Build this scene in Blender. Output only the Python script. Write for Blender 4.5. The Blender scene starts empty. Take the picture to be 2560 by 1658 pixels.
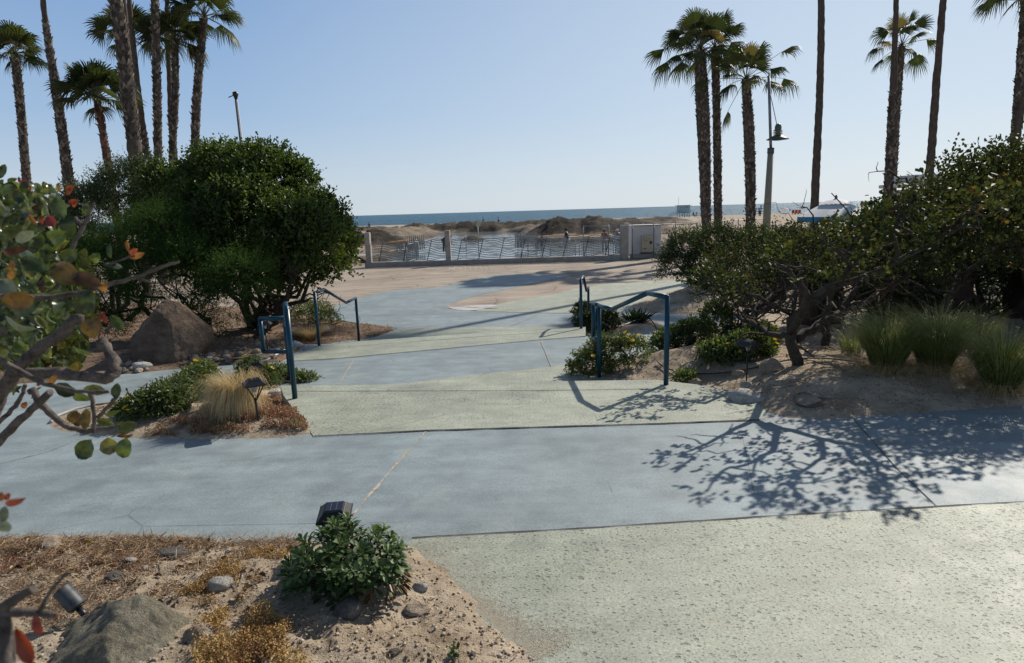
import bpy, bmesh, math, random
import numpy as np
from mathutils import Vector, Matrix
from math import radians, sin, cos, pi

random.seed(7)
RS = np.random.RandomState(11)
sc = bpy.context.scene
COL = sc.collection

# ------------------------------------------------------------------ camera
FOC = 1600.0; CZ = 2.6
ROLL = math.atan(0.0295); PITCH = math.atan(301 / FOC)
_f = Vector((0, cos(PITCH), -sin(PITCH))); _r = Vector((1, 0, 0)); _u = Vector((0, sin(PITCH), cos(PITCH)))
_R = _r * cos(ROLL) - _u * sin(ROLL); _U = _r * sin(ROLL) + _u * cos(ROLL)
cam_d = bpy.data.cameras.new('camera'); cam = bpy.data.objects.new('camera', cam_d); COL.objects.link(cam)
cam_d.sensor_width = 36; cam_d.lens = 36 * FOC / 2560
cam_d.clip_start = 0.05; cam_d.clip_end = 60000
M = Matrix.Identity(4)
for i in range(3):
    M[i][0] = _R[i]; M[i][1] = _U[i]; M[i][2] = -_f[i]
M[2][3] = CZ
cam.matrix_world = M
cam_d.dof.use_dof = True; cam_d.dof.focus_distance = 9.0; cam_d.dof.aperture_fstop = 9.5
sc.camera = cam

def ray(px, py):
    d = _f + _R * ((px - 1280) / FOC) + _U * ((829 - py) / FOC)
    return d / d.y
def at(px, py, Y):
    d = ray(px, py); return Vector((d.x * Y, Y, CZ + d.z * Y))

# ------------------------------------------------------------------ ground levels (three terraces stepping down to the plaza)
def zA(y): return CZ - (1.62 + .02 * y)
def zB(y): return CZ - (1.81 + .027 * y)
def zC(y): return CZ - (2.45 + .003 * y)
def ss(t): 
    t = np.clip(t, 0, 1); return t * t * (3 - 2 * t)
def lvl(y):
    y = np.asarray(y, float)
    a = zA(y) + (zB(y) - zA(y)) * ss((y - 5.15) / 1.6)
    return a + (zC(y) - zB(y)) * ss((y - 10.4) / 1.5)
def zbeach(y): return CZ - (2.60 + (np.asarray(y, float) - 33) * .007)
def hit(px, py, fn=lvl):
    d = ray(px, py); lo, hi = 0.5, 400.
    for _ in range(50):
        m = (lo + hi) / 2
        if CZ + d.z * m > float(fn(m)): lo = m
        else: hi = m
    return Vector((d.x * lo, lo, CZ + d.z * lo))
def hxy(pts, fn=lvl):
    return [(hit(p[0], p[1], fn).x, hit(p[0], p[1], fn).y) for p in pts]
def chaikin(p, n=2, closed=True):
    for _ in range(n):
        q = []; m = len(p)
        for i in range(m if closed else m - 1):
            a = p[i]; b = p[(i + 1) % m]
            q.append(tuple(a[k] * .75 + b[k] * .25 for k in range(len(a)))); q.append(tuple(a[k] * .25 + b[k] * .75 for k in range(len(a))))
        if not closed: q = [p[0]] + q + [p[-1]]
        p = q
    return p

# ------------------------------------------------------------------ numpy noise
_tab = np.random.RandomState(3).rand(256, 256)
def vn(x, y):
    xi = np.floor(x).astype(int); yi = np.floor(y).astype(int); fx = x - xi; fy = y - yi
    fx = fx * fx * (3 - 2 * fx); fy = fy * fy * (3 - 2 * fy)
    a = _tab[xi & 255, yi & 255]; b = _tab[(xi + 1) & 255, yi & 255]; c = _tab[xi & 255, (yi + 1) & 255]; d = _tab[(xi + 1) & 255, (yi + 1) & 255]
    return (a * (1 - fx) + b * fx) * (1 - fy) + (c * (1 - fx) + d * fx) * fy
def fbm(x, y, s=1., o=4, seed=0.):
    x = np.asarray(x, float) * s + seed * 17.3 + 100; y = np.asarray(y, float) * s + seed * 9.1 + 100
    r = 0; a = .5; t = 0
    for k in range(o):
        r = r + a * vn(x, y); t += a; a *= .5; x = x * 2.03 + 5.2; y = y * 2.03 + 1.7
    return r / t - .5

# ------------------------------------------------------------------ materials
def new_mat(name):
    m = bpy.data.materials.new(name); m.use_nodes = True; nt = m.node_tree
    for n in list(nt.nodes): nt.nodes.remove(n)
    out = nt.nodes.new('ShaderNodeOutputMaterial'); b = nt.nodes.new('ShaderNodeBsdfPrincipled')
    nt.links.new(b.outputs[0], out.inputs[0])
    return m, nt, b, out
class NT:
    def __init__(s, nt): s.nt = nt
    def n(s, t, **k):
        o = s.nt.nodes.new(t)
        for a, v in k.items(): setattr(o, a, v)
        return o
    def l(s, a, b): s.nt.links.new(a, b)
    def pos(s, scale=(1, 1, 1)):
        g = s.n('ShaderNodeNewGeometry'); m = s.n('ShaderNodeMapping'); m.inputs['Scale'].default_value = scale
        s.l(g.outputs['Position'], m.inputs[0]); return m.outputs[0]
    def objc(s, scale=(1, 1, 1)):
        g = s.n('ShaderNodeTexCoord'); m = s.n('ShaderNodeMapping'); m.inputs['Scale'].default_value = scale
        s.l(g.outputs['Object'], m.inputs[0]); return m.outputs[0]
    def noise(s, vec, scale, detail=5, rough=.6):
        o = s.n('ShaderNodeTexNoise'); o.inputs['Scale'].default_value = scale; o.inputs['Detail'].default_value = detail; o.inputs['Roughness'].default_value = rough
        s.l(vec, o.inputs['Vector']); return o.outputs['Fac']
    def vor(s, vec, scale, feat='F1'):
        o = s.n('ShaderNodeTexVoronoi'); o.feature = feat; o.inputs['Scale'].default_value = scale; s.l(vec, o.inputs['Vector']); return o
    def ramp(s, fac, stops):
        o = s.n('ShaderNodeValToRGB'); e = o.color_ramp.elements
        while len(e) > 1: e.remove(e[-1])
        e[0].position = stops[0][0]; e[0].color = (*stops[0][1], 1) if len(stops[0][1]) == 3 else stops[0][1]
        for p, c in stops[1:]:
            q = e.new(p); q.color = (*c, 1)
        s.l(fac, o.inputs[0]); return o.outputs[0]
    def mix(s, fac, a, b, mode='MIX'):
        o = s.n('ShaderNodeMix'); o.data_type = 'RGBA'; o.blend_type = mode
        for inp, v in ((o.inputs[0], fac), (o.inputs[6], a), (o.inputs[7], b)):
            if isinstance(v, (int, float)): inp.default_value = v
            elif isinstance(v, tuple): inp.default_value = (*v, 1)
            else: s.l(v, inp)
        return o.outputs[2]
    def math(s, op, a, b=0., c=None):
        o = s.n('ShaderNodeMath', operation=op)
        for inp, v in zip(o.inputs, (a, b) if c is None else (a, b, c)):
            if isinstance(v, (int, float)): inp.default_value = v
            else: s.l(v, inp)
        return o.outputs[0]
    def bump(s, h, strength, dist, b, nrm=None):
        o = s.n('ShaderNodeBump'); o.inputs['Strength'].default_value = strength; o.inputs['Distance'].default_value = dist
        s.l(h, o.inputs['Height'])
        if nrm is not None: s.l(nrm, o.inputs['Normal'])
        if b is not None: s.l(o.outputs[0], b.inputs['Normal'])
        return o.outputs[0]
g3 = lambda v: (v, v, v)

def simple(name, col, rough=.6, metal=0., var=.25, scale=6., bump=0., spec=.5):
    m, nt, b, _ = new_mat(name); t = NT(nt); v = t.objc()
    n = t.noise(v, scale); lo = tuple(c * (1 - var) for c in col); hi = tuple(min(1, c * (1 + var)) for c in col)
    t.l(t.ramp(n, [(.3, lo), (.7, hi)]), b.inputs['Base Color'])
    b.inputs['Roughness'].default_value = rough; b.inputs['Metallic'].default_value = metal; b.inputs['Specular IOR Level'].default_value = spec
    if bump: t.bump(t.noise(v, scale * 5, 4), bump, .02, b)
    return m

def concrete(name, col, pits=False, stain=(.8, .75, .66), rough=.62):
    m, nt, b, _ = new_mat(name); t = NT(nt); v = t.pos()
    big = t.noise(v, .9, 4); mid = t.noise(v, 5, 5); fine = t.noise(v, 90, 3)
    br = t.noise(t.pos((3, 60, 3)), 2., 4)   # broom finish
    c = t.ramp(big, [(.3, tuple(x * .82 for x in col)), (.5, col), (.72, tuple(x * 1.16 for x in col))])
    c = t.mix(.55, c, t.ramp(mid, [(.3, g3(.36)), (.7, g3(.62))]), 'OVERLAY')
    c = t.mix(.8 if pits else .5, c, t.ramp(fine, [(.3, g3(.30)), (.7, g3(.68))]), 'OVERLAY')
    sm = t.noise(t.pos((.35, 1.6, 1)), 3.2, 6, .7); c = t.mix(.4, c, t.ramp(sm, [(.35, g3(.36)), (.65, g3(.62))]), 'OVERLAY')
    cr = t.vor(t.pos((.8, 1, 1)), .55, 'DISTANCE_TO_EDGE'); crk = t.math('MULTIPLY', t.math('LESS_THAN', t.math('ADD', cr.outputs['Distance'], t.math('MULTIPLY', t.noise(v, 9, 4), .008)), .0062), t.ramp(t.noise(v, .8, 2), [(.52, g3(0)), (.58, g3(.6))])); c = t.mix(crk, c, tuple(x * .35 for x in col))
    blot = t.noise(v, 2.3, 6, .7)
    c = t.mix(t.math('MULTIPLY', t.ramp(blot, [(.56, g3(0)), (.72, g3(1))]), .35), c, tuple(a * s_ + .05 for a, s_ in zip(col, (1.25, 1.15, .95))))
    st2 = t.noise(t.pos((.6, 1.5, 1)), 1.3, 7, .75); c = t.mix(t.math('MULTIPLY', t.ramp(st2, [(.60, g3(0)), (.66, g3(1))]), .22), c, tuple(x * .6 for x in col))
    # small dark spots
    vo = t.vor(t.pos((1, 1.2, 1)), 2.6); sp = t.math('LESS_THAN', vo.outputs['Distance'], .035)
    c = t.mix(t.math('MULTIPLY', sp, .35), c, tuple(x * .45 for x in col))
    if pits:
        n2 = t.n('ShaderNodeTexNoise'); n2.inputs['Scale'].default_value = 25
        vv = t.pos((.85, 1.2, 1)); t.l(vv, n2.inputs['Vector'])
        vm = t.n('ShaderNodeMix'); vm.data_type = 'VECTOR'; vm.inputs[0].default_value = .02; t.l(vv, vm.inputs[4]); t.l(n2.outputs['Color'], vm.inputs[5])
        pit = None
        for sc_, th, seed in ((24, .33, 1), (38, .32, 2), (60, .3, 3)):
            vo = t.vor(vm.outputs[1], sc_); vo.voronoi_dimensions = '2D'
            rc = t.n('ShaderNodeSeparateColor'); t.l(vo.outputs['Color'], rc.inputs[0])
            r_ = t.math('MULTIPLY', t.math('POWER', rc.outputs[0], 1.9), th)
            patch = t.ramp(t.noise(v, 1.1, 3), [(.35, g3(.5)), (.65, g3(1))])
            r_ = t.math('MULTIPLY', r_, patch)
            p = t.math('MULTIPLY', t.math('SUBTRACT', r_, vo.outputs['Distance']), 14.); p = t.n('ShaderNodeClamp').outputs[0] if False else t.math('MINIMUM', t.math('MAXIMUM', p, 0.), 1.)
            pit = p if pit is None else t.math('MAXIMUM', pit, p)
        c = t.mix(t.math('MULTIPLY', pit, .62), c, tuple(x * .3 for x in col))
        h = t.math('SUBTRACT', t.math('MULTIPLY', fine, .12), pit)
        t.bump(h, .7, .006, b)
    else:
        t.bump(t.math('ADD', t.math('MULTIPLY', br, .6), t.math('MULTIPLY', fine, .5)), .35, .003, b)
    t.l(c, b.inputs['Base Color'])
    t.l(t.ramp(mid, [(.2, g3(rough - .1)), (.8, g3(rough + .12))]), b.inputs['Roughness'])
    b.inputs['Specular IOR Level'].default_value = .5
    return m

M_BLUE = concrete('blue_concrete', (.232, .278, .292))
M_SAGE = concrete('sage_concrete', (.325, .345, .275), pits=True)
M_WHITE_C = concrete('pale_concrete', (.50, .49, .47))

def mat_brown():
    m, nt, b, _ = new_mat('weathered_plaza_surface'); t = NT(nt); v = t.pos()
    c = t.ramp(t.noise(v, .5, 6, .65), [(.3, (.25, .205, .165)), (.5, (.36, .30, .24)), (.7, (.44, .375, .30))])
    st = t.noise(t.pos((.25, 2.2, 1)), 1.6, 6, .7)
    c = t.mix(.7, c, t.ramp(st, [(.3, g3(.33)), (.7, g3(.64))]), 'OVERLAY')
    red = t.ramp(t.noise(t.pos((.5, 1, 1)), .7, 3), [(.52, g3(0)), (.68, g3(1))])
    c = t.mix(t.math('MULTIPLY', red, .35), c, (.33, .19, .14))
    vo = t.vor(t.pos((.55, 1.1, 1)), .9, 'DISTANCE_TO_EDGE')
    cr = t.math('LESS_THAN', vo.outputs['Distance'], .012)
    c = t.mix(t.math('MULTIPLY', cr, .5), c, (.07, .055, .045))
    f = t.noise(v, 60, 4, .8); c = t.mix(.7, c, t.ramp(f, [(.3, g3(.28)), (.7, g3(.68))]), 'OVERLAY')
    t.l(c, b.inputs['Base Color']); b.inputs['Roughness'].default_value = .85; b.inputs['Specular IOR Level'].default_value = .3
    t.bump(f, .6, .01, b); return m
M_BROWN = mat_brown()

def mat_sand(name, lo, mid, hi, scale=1., litter=True):
    m, nt, b, _ = new_mat(name); t = NT(nt); v = t.pos()
    c = t.ramp(t.noise(v, 3 * scale, 7, .65), [(.28, lo), (.5, mid), (.72, hi)])
    f = t.noise(v, 130 * scale, 4, .8)
    c = t.mix(.75, c, t.ramp(f, [(.3, g3(.3)), (.7, g3(.66))]), 'OVERLAY')
    if litter:
        l = t.noise(t.pos((1, 1, 1)), 26, 5, .75)
        c = t.mix(t.ramp(l, [(.56, g3(0)), (.64, g3(.75))]), c, (.10, .065, .04))
        l2 = t.noise(t.pos((1, 1, 1)), 60, 3, .7)
        c = t.mix(t.ramp(l2, [(.64, g3(0)), (.7, g3(.7))]), c, (.52, .44, .34))
    t.l(c, b.inputs['Base Color']); b.inputs['Roughness'].default_value = .95; b.inputs['Specular IOR Level'].default_value = .15
    h = t.math('ADD', t.math('MULTIPLY', t.noise(v, 14, 6, .7), 1.), t.math('MULTIPLY', f, .35))
    t.bump(h, .8, .03, b); return m
M_SAND = mat_sand('bed_sand', (.24, .18, .12), (.43, .345, .25), (.56, .46, .345))
M_DIRT = mat_sand('bark_dirt', (.10, .065, .045), (.19, .13, .09), (.31, .22, .155))

def mat_beach():
    m, nt, b, _ = new_mat('beach_sand'); t = NT(nt); v = t.pos()
    at_ = t.n('ShaderNodeAttribute'); at_.attribute_name = 'damp_shade'
    dry = t.ramp(t.noise(v, .25, 8, .7), [(.3, (.36, .29, .22)), (.7, (.52, .43, .33))])
    dry = t.mix(.6, dry, t.ramp(t.noise(v, 2.2, 6, .8), [(.35, g3(.32)), (.6, g3(.6))]), 'OVERLAY')
    wet_shade = t.ramp(t.noise(v, .6, 8, .75), [(.32, (.022, .018, .015)), (.52, (.055, .046, .037)), (.7, (.15, .12, .095))])  # damp sand, darkened further to hold the backlit shade of the heaps
    c = t.mix(t.math('MULTIPLY', at_.outputs['Fac'], 1.), dry, wet_shade)
    t.l(c, b.inputs['Base Color']); b.inputs['Roughness'].default_value = .95; b.inputs['Specular IOR Level'].default_value = .1
    t.bump(t.noise(v, 1.6, 8, .75), 1., .35, b); return m
M_BEACH = mat_beach()

def mat_water(name, col, rough, scale, strength, stretch=(1, 1, 1), spec=.5):
    m, nt, b, _ = new_mat(name); t = NT(nt)
    v = t.pos(stretch)
    c = t.ramp(t.noise(v, scale * .12, 5, .7), [(.3, tuple(x * .7 for x in col)), (.7, tuple(x * 1.35 for x in col))])
    t.l(c, b.inputs['Base Color']); b.inputs['Roughness'].default_value = rough; b.inputs['IOR'].default_value = 1.33; b.inputs['Specular IOR Level'].default_value = spec
    h = t.noise(v, scale, 5, .65); t.bump(h, strength, 1.0 / scale, b); return m
M_SEA = mat_water('sea_water', (.045, .125, .185), .42, .22, 1.0, (.35, 1, 1), .22)
M_LAG = mat_water('lagoon_water', (.20, .25, .28), .06, 1.2, .04)  # base colour raised in place of the pale sky reflection

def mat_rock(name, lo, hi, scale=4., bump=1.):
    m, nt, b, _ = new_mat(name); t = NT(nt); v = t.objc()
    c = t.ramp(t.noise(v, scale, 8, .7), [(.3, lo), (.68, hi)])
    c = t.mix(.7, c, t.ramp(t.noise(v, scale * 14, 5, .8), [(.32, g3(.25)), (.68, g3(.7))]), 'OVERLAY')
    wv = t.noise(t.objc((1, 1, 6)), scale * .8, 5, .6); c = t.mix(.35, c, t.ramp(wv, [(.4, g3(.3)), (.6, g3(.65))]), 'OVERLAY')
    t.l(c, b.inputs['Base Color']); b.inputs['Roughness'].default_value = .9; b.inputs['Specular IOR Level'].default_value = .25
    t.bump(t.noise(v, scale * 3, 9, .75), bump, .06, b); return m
M_ROCK_G = mat_rock('grey_green_rock', (.15, .135, .095), (.42, .38, .29), 5)
M_ROCK_B = mat_rock('brown_rock', (.085, .058, .04), (.24, .17, .12), 2.5)  # brown lowered to carry the foliage shade over the boulder
M_ROCK_P = mat_rock('pale_rock', (.46, .43, .38), (.8, .76, .69), 9)
M_ROCK_T = mat_rock('tan_rock', (.36, .28, .20), (.62, .51, .40), 6)
M_ROCK_D = mat_rock('dark_rock', (.08, .07, .06), (.34, .31, .28), 9)
M_ROCK_S = mat_rock('shade_darkened_rock', (.035, .022, .018), (.09, .06, .05), 2)  # shade behind the right bush is put into this darkened rock colour

def mat_leaf(name, stops, trans=.35, rough=.42, tcol=None, spec=.5, mott=0.):
    m, nt, b, out = new_mat(name); t = NT(nt)
    a = t.n('ShaderNodeAttribute'); a.attribute_name = 'rnd'
    c = t.ramp(a.outputs['Fac'], stops)
    if mott: c = t.mix(mott, c, t.ramp(t.noise(t.pos(), 70, 5, .7), [(.34, (.12, .10, .07)), (.5, g3(.45)), (.66, (.72, .74, .6))]), 'OVERLAY')
    t.l(c, b.inputs['Base Color']); b.inputs['Roughness'].default_value = rough; b.inputs['Specular IOR Level'].default_value = spec
    tr = t.n('ShaderNodeBsdfTranslucent')
    t.l(t.mix(1., c, tcol or (1.7, 1.75, .8), 'MULTIPLY'), tr.inputs[0])
    mx = t.n('ShaderNodeMixShader'); mx.inputs[0].default_value = trans
    t.l(b.outputs[0], mx.inputs[1]); t.l(tr.outputs[0], mx.inputs[2]); t.l(mx.outputs[0], out.inputs[0]); return m
L_BUSH = mat_leaf('glossy_bush_leaf', [(0, (.02, .035, .01)), (.5, (.05, .08, .018)), (.9, (.10, .135, .028)), (1, (.16, .16, .03))], .4, .42, None, .4)
L_DARK = mat_leaf('small_dark_leaf', [(0, (.022, .034, .014)), (.6, (.05, .07, .026)), (1, (.085, .105, .045))], .25, .5, None, .3)
L_FERN = mat_leaf('feathery_green_leaf', [(0, (.02, .042, .010)), (.6, (.045, .085, .02)), (1, (.085, .14, .035))], .35, .6, None, .15)
L_BERRY = mat_leaf('berry_bush_leaf', [(0, (.024, .033, .014)), (.55, (.05, .06, .022)), (.88, (.088, .094, .03)), (.975, (.14, .12, .03)), (1, (.20, .09, .03))], .24, .55, None, .12)
L_FG = mat_leaf('near_shrub_leaf', [(0, (.022, .034, .014)), (.5, (.05, .07, .022)), (.82, (.09, .12, .03)), (1, (.16, .15, .04))], .28, .3, None, .6, .85)
L_GREY = mat_leaf('grey_green_leaf', [(0, (.09, .11, .08)), (1, (.22, .25, .2))], .15, .4, None, .6, .6)
L_RED = mat_leaf('new_red_leaf', [(0, (.20, .035, .022)), (.5, (.30, .075, .03)), (1, (.33, .18, .035))], .25, .4, (1.5, 1.2, 1.0), .5, .5)
L_RUST = mat_leaf('rust_brown_leaf', [(0, (.055, .025, .012)), (.5, (.10, .055, .015)), (1, (.14, .11, .025))], .22, .4, (1.6, 1.2, .7), .5, .8)
L_FLOWER = mat_leaf('daisy_shrub_leaf', [(0, (.05, .07, .025)), (.6, (.11, .145, .045)), (1, (.20, .23, .07))], .3, .5)
L_SPOON = mat_leaf('spoon_leaf', [(0, (.03, .055, .018)), (.6, (.07, .12, .035)), (1, (.12, .18, .06))], .2, .5, None, .35)
L_SEDUM = mat_leaf('orange_sedum_leaf', [(0, (.20, .10, .04)), (.35, (.38, .23, .08)), (.7, (.56, .38, .14)), (1, (.38, .34, .14))], .12, .7, (1.2, 1.1, .9))
L_SEDR = mat_leaf('red_sedum_leaf', [(0, (.15, .065, .04)), (.4, (.30, .15, .085)), (.8, (.40, .25, .13)), (1, (.22, .21, .09))], .12, .7, (1.2, 1.1, .9))
L_STRAW = mat_leaf('straw_blade', [(0, (.28, .18, .07)), (.5, (.52, .39, .19)), (1, (.74, .62, .38))], .35, .5, (1.1, 1.05, .9))
L_GGRASS = mat_leaf('feather_grass_blade', [(0, (.05, .03, .018)), (.2, (.05, .07, .018)), (.5, (.17, .21, .045)), (.75, (.32, .34, .11)), (1, (.72, .64, .42))], .35, .5, (1.2, 1.2, .8))
L_TWIG = mat_leaf('dry_twig', [(0, (.09, .045, .03)), (.4, (.22, .13, .07)), (.8, (.42, .30, .17)), (1, (.55, .43, .28))], .1, .8, (1, 1, 1))
L_PALM = mat_leaf('palm_frond', [(0, (.02, .03, .012)), (.5, (.04, .055, .018)), (.88, (.07, .085, .028)), (1, (.18, .14, .06))], .22, .5, None, .3)
L_PET = mat_leaf('yellow_petal', [(0, (.80, .50, .01)), (1, (.90, .66, .02))], .3, .6, (1, 1, .8))

def mat_bark(name, lo, hi, rings=0., k=1.):
    m, nt, b, _ = new_mat(name); t = NT(nt); v = t.objc((1, 1, .35 if k == 1 else 1))
    c = t.ramp(t.noise(v, 14 * k, 7, .75), [(.3, lo), (.7, hi)])
    t.l(c, b.inputs['Base Color']); b.inputs['Roughness'].default_value = .9; b.inputs['Specular IOR Level'].default_value = .2
    t.bump(t.noise(t.objc((1, 1, .3 if k == 1 else 1)), 30 * k, 6, .75), 1., .02 / k, b); return m
B_BUSH = mat_bark('grey_bark', (.03, .024, .018), (.12, .098, .08))
B_FG = mat_bark('near_branch_bark', (.025, .02, .017), (.24, .20, .175), 0, 4.)
B_PALM = mat_bark('palm_bark', (.04, .03, .024), (.15, .12, .095))
B_BOOT = mat_leaf('palm_boot', [(0, (.03, .023, .018)), (.5, (.10, .078, .062)), (1, (.26, .215, .17))], 0.02, .9, (1, 1, 1))
B_BOOTR = mat_leaf('red_palm_boot', [(0, (.045, .02, .015)), (.5, (.12, .055, .035)), (1, (.2, .11, .07))], 0.02, .9, (1, 1, 1))

P_TEAL = simple('teal_paint', (.004, .050, .085), .32, 0, .12, 8, 0, .35)
P_GREYC = simple('grey_fence_concrete', (.34, .305, .265), .85, 0, .2, 4, .4)
P_STEEL = simple('galvanised_steel', (.22, .24, .25), .5, .3, .15, 5)
P_DSTEEL = simple('dark_steel', (.05, .06, .07), .5, .3)
P_BLACK = simple('black_plastic', (.014, .014, .015), .4, 0, .3, 12)
P_PANEL = simple('solar_panel', (.018, .022, .04), .12, 0, .1, 20)
P_LENS = simple('clear_lens', (.35, .36, .36), .15)
P_WHITE = simple('white_paint', (.62, .60, .57), .7, 0, .12, 2)
P_CREAM = simple('cream_cabinet_paint', (.52, .43, .28), .6, 0, .1, 3)
P_TOWER = simple('tower_blue_paint', (.28, .42, .44), .7, 0, .08, 2)
P_TOWERD = simple('tower_blue_trim', (.15, .25, .27), .7, 0, .1, 2)
P_ORANGE = simple('orange_tape', (.75, .32, .08), .6)
P_RED = simple('red_plastic', (.5, .08, .05), .5)
P_POLE = simple('tan_concrete_pole', (.26, .225, .165), .85, 0, .12, 3, .3)
P_LAMP = simple('lamp_grey_green', (.09, .095, .08), .5, .2)
P_POLEG = simple('grey_pole_paint', (.17, .18, .2), .45, .2)
P_GLOW = simple('amber_lens', (.45, .36, .12), .3)
P_PINK = simple('salmon_canvas', (.62, .28, .2), .8)
P_CANV = simple('white_canvas', (.6, .6, .6), .8, 0, .1, 2)
P_CANVB = simple('blue_canvas', (.02, .2, .34), .7)
P_PIPE = simple('brown_pipe', (.05, .028, .02), .55)
P_SKIN = simple('skin', (.30, .17, .11), .6, 0, .08)
P_CBLK = simple('black_cloth', (.012, .012, .015), .9)
P_CRED = simple('dark_red_cloth', (.28, .05, .04), .9)
P_CWHT = simple('white_cloth', (.6, .6, .6), .9)
P_CGRY = simple('grey_cloth', (.14, .14, .15), .9)
P_CPNK = simple('pink_cloth', (.55, .33, .35), .9)
P_HAIR = simple('dark_hair', (.02, .014, .01), .8)
P_JOINT = simple('dark_joint', (.05, .05, .045), .9, 0, .3, 20)
P_GROUT = simple('pale_grout', (.36, .32, .26), .9, 0, .5, 30)
P_SPOT = simple('weathered_metal', (.06, .065, .07), .55, .4, .5, 30)

# ------------------------------------------------------------------ mesh helpers
def link(name, me, parent=None, mat=None):
    o = bpy.data.objects.new(name, me)
    if mat is not None:
        for m in (mat if isinstance(mat, (list, tuple)) else [mat]): me.materials.append(m)
    COL.objects.link(o)
    if parent is not None: o.parent = parent
    return o
def tag(o, label=None, cat=None, group=None, kind=None):
    if label: o['label'] = label
    if cat: o['category'] = cat
    if group: o['group'] = group
    if kind: o['kind'] = kind
    return o
def empty(name, loc, label, cat, group=None, rz=0):
    o = bpy.data.objects.new(name, None); COL.objects.link(o); o.location = loc; o.rotation_euler = (0, 0, rz)
    o.empty_display_size = .1
    return tag(o, label, cat, group)
def np_mesh(name, V, F, mat, parent=None, rnd=None, attr='rnd', smooth=False):
    V = np.asarray(V, np.float32); F = np.asarray(F, np.int32); k = F.shape[1]
    me = bpy.data.meshes.new(name); me.vertices.add(len(V)); me.vertices.foreach_set('co', V.ravel())
    me.loops.add(F.size); me.loops.foreach_set('vertex_index', F.ravel())
    me.polygons.add(len(F)); me.polygons.foreach_set('loop_start', np.arange(0, F.size, k, dtype=np.int32))
    if smooth: me.polygons.foreach_set('use_smooth', np.ones(len(F), bool))
    if rnd is not None:
        a = me.attributes.new(attr, 'FLOAT', 'POINT'); a.data.foreach_set('value', np.asarray(rnd, np.float32))
    me.update(calc_edges=True)
    return link(name, me, parent, mat)
def grid(name, x0, x1, y0, y1, res, zf, mat, parent=None, **k):
    nx = max(2, int((x1 - x0) / res) + 1); ny = max(2, int((y1 - y0) / res) + 1)
    X, Y = np.meshgrid(np.linspace(x0, x1, nx), np.linspace(y0, y1, ny)); Z = zf(X, Y)
    V = np.stack([X, Y, Z], -1).reshape(-1, 3); i = np.arange(ny * nx).reshape(ny, nx)
    F = np.stack([i[:-1, :-1], i[:-1, 1:], i[1:, 1:], i[1:, :-1]], -1).reshape(-1, 4)
    return np_mesh(name, V, F, mat, parent, smooth=True, **k)

class MB:
    def __init__(s): s.v = []; s.f = []; s.sm = []
    def add(s, v, f, sm=False):
        b = len(s.v); s.v += [tuple(p) for p in v]; s.f += [tuple(i + b for i in q) for q in f]; s.sm += [sm] * len(f)
    def box(s, c, d, rz=0., m=None):
        x, y, z = [q / 2 for q in d]; P = [Vector((a * x, b * y, e * z)) for a in (-1, 1) for b in (-1, 1) for e in (-1, 1)]
        R = m if m is not None else Matrix.Rotation(rz, 3, 'Z')
        s.add([R @ p + Vector(c) for p in P], [(0, 1, 3, 2), (4, 6, 7, 5), (0, 4, 5, 1), (2, 3, 7, 6), (0, 2, 6, 4), (1, 5, 7, 3)])
    def tube(s, pts, rad, n=8, cap=True):
        pts = [Vector(p) for p in pts]; 
        if not isinstance(rad, (list, tuple)): rad = [rad] * len(pts)
        V = []; Fc = []; N = len(pts); up = Vector((0, 0, 1)); prev = None
        for i, p in enumerate(pts):
            d = (pts[min(i + 1, N - 1)] - pts[max(i - 1, 0)])
            d = d.normalized() if d.length > 1e-9 else up
            if prev is None:
                a = d.orthogonal().normalized()
            else:
                a = prev - d * prev.dot(d); a = a.normalized() if a.length > 1e-6 else d.orthogonal().normalized()
            prev = a; b = d.cross(a)
            for k in range(n):
                t = 2 * pi * k / n; V.append(p + (a * cos(t) + b * sin(t)) * rad[i])
        for i in range(N - 1):
            for k in range(n):
                Fc.append((i * n + k, i * n + (k + 1) % n, (i + 1) * n + (k + 1) % n, (i + 1) * n + k))
        s.add(V, Fc, True)
        if cap:
            b0 = len(s.v) - N * n
            s.f.append(tuple(b0 + k for k in range(n))[::-1]); s.sm.append(False)
            s.f.append(tuple(b0 + (N - 1) * n + k for k in range(n))); s.sm.append(False)
    def lathe(s, c, prof, n=20):
        V = []; Fc = []; c = Vector(c)
        for r, z in prof:
            for k in range(n): V.append(c + Vector((r * cos(2 * pi * k / n), r * sin(2 * pi * k / n), z)))
        for i in range(len(prof) - 1):
            for k in range(n): Fc.append((i * n + k, i * n + (k + 1) % n, (i + 1) * n + (k + 1) % n, (i + 1) * n + k))
        s.add(V, Fc, True)
    def prism(s, poly, zt, depth):
        n = len(poly); top = [(x, y, float(zt(y))) for x, y in poly]; bot = [(x, y, z - depth) for x, y, z in top]
        s.add(top + bot, [tuple(range(n))] + [(i, i + n, (i + 1) % n + n, (i + 1) % n) for i in range(n)])
    def build(s, name, mat, parent=None, bevel=0.):
        me = bpy.data.meshes.new(name); me.from_pydata(s.v, [], s.f); me.polygons.foreach_set('use_smooth', s.sm); me.update()
        o = link(name, me, parent, mat)
        bm = bmesh.new(); bm.from_mesh(me); bmesh.ops.recalc_face_normals(bm, faces=bm.faces); bm.to_mesh(me); bm.free()
        if bevel:
            m = o.modifiers.new('bevel', 'BEVEL'); m.width = bevel; m.segments = 2; m.limit_method = 'ANGLE'
        return o

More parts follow.
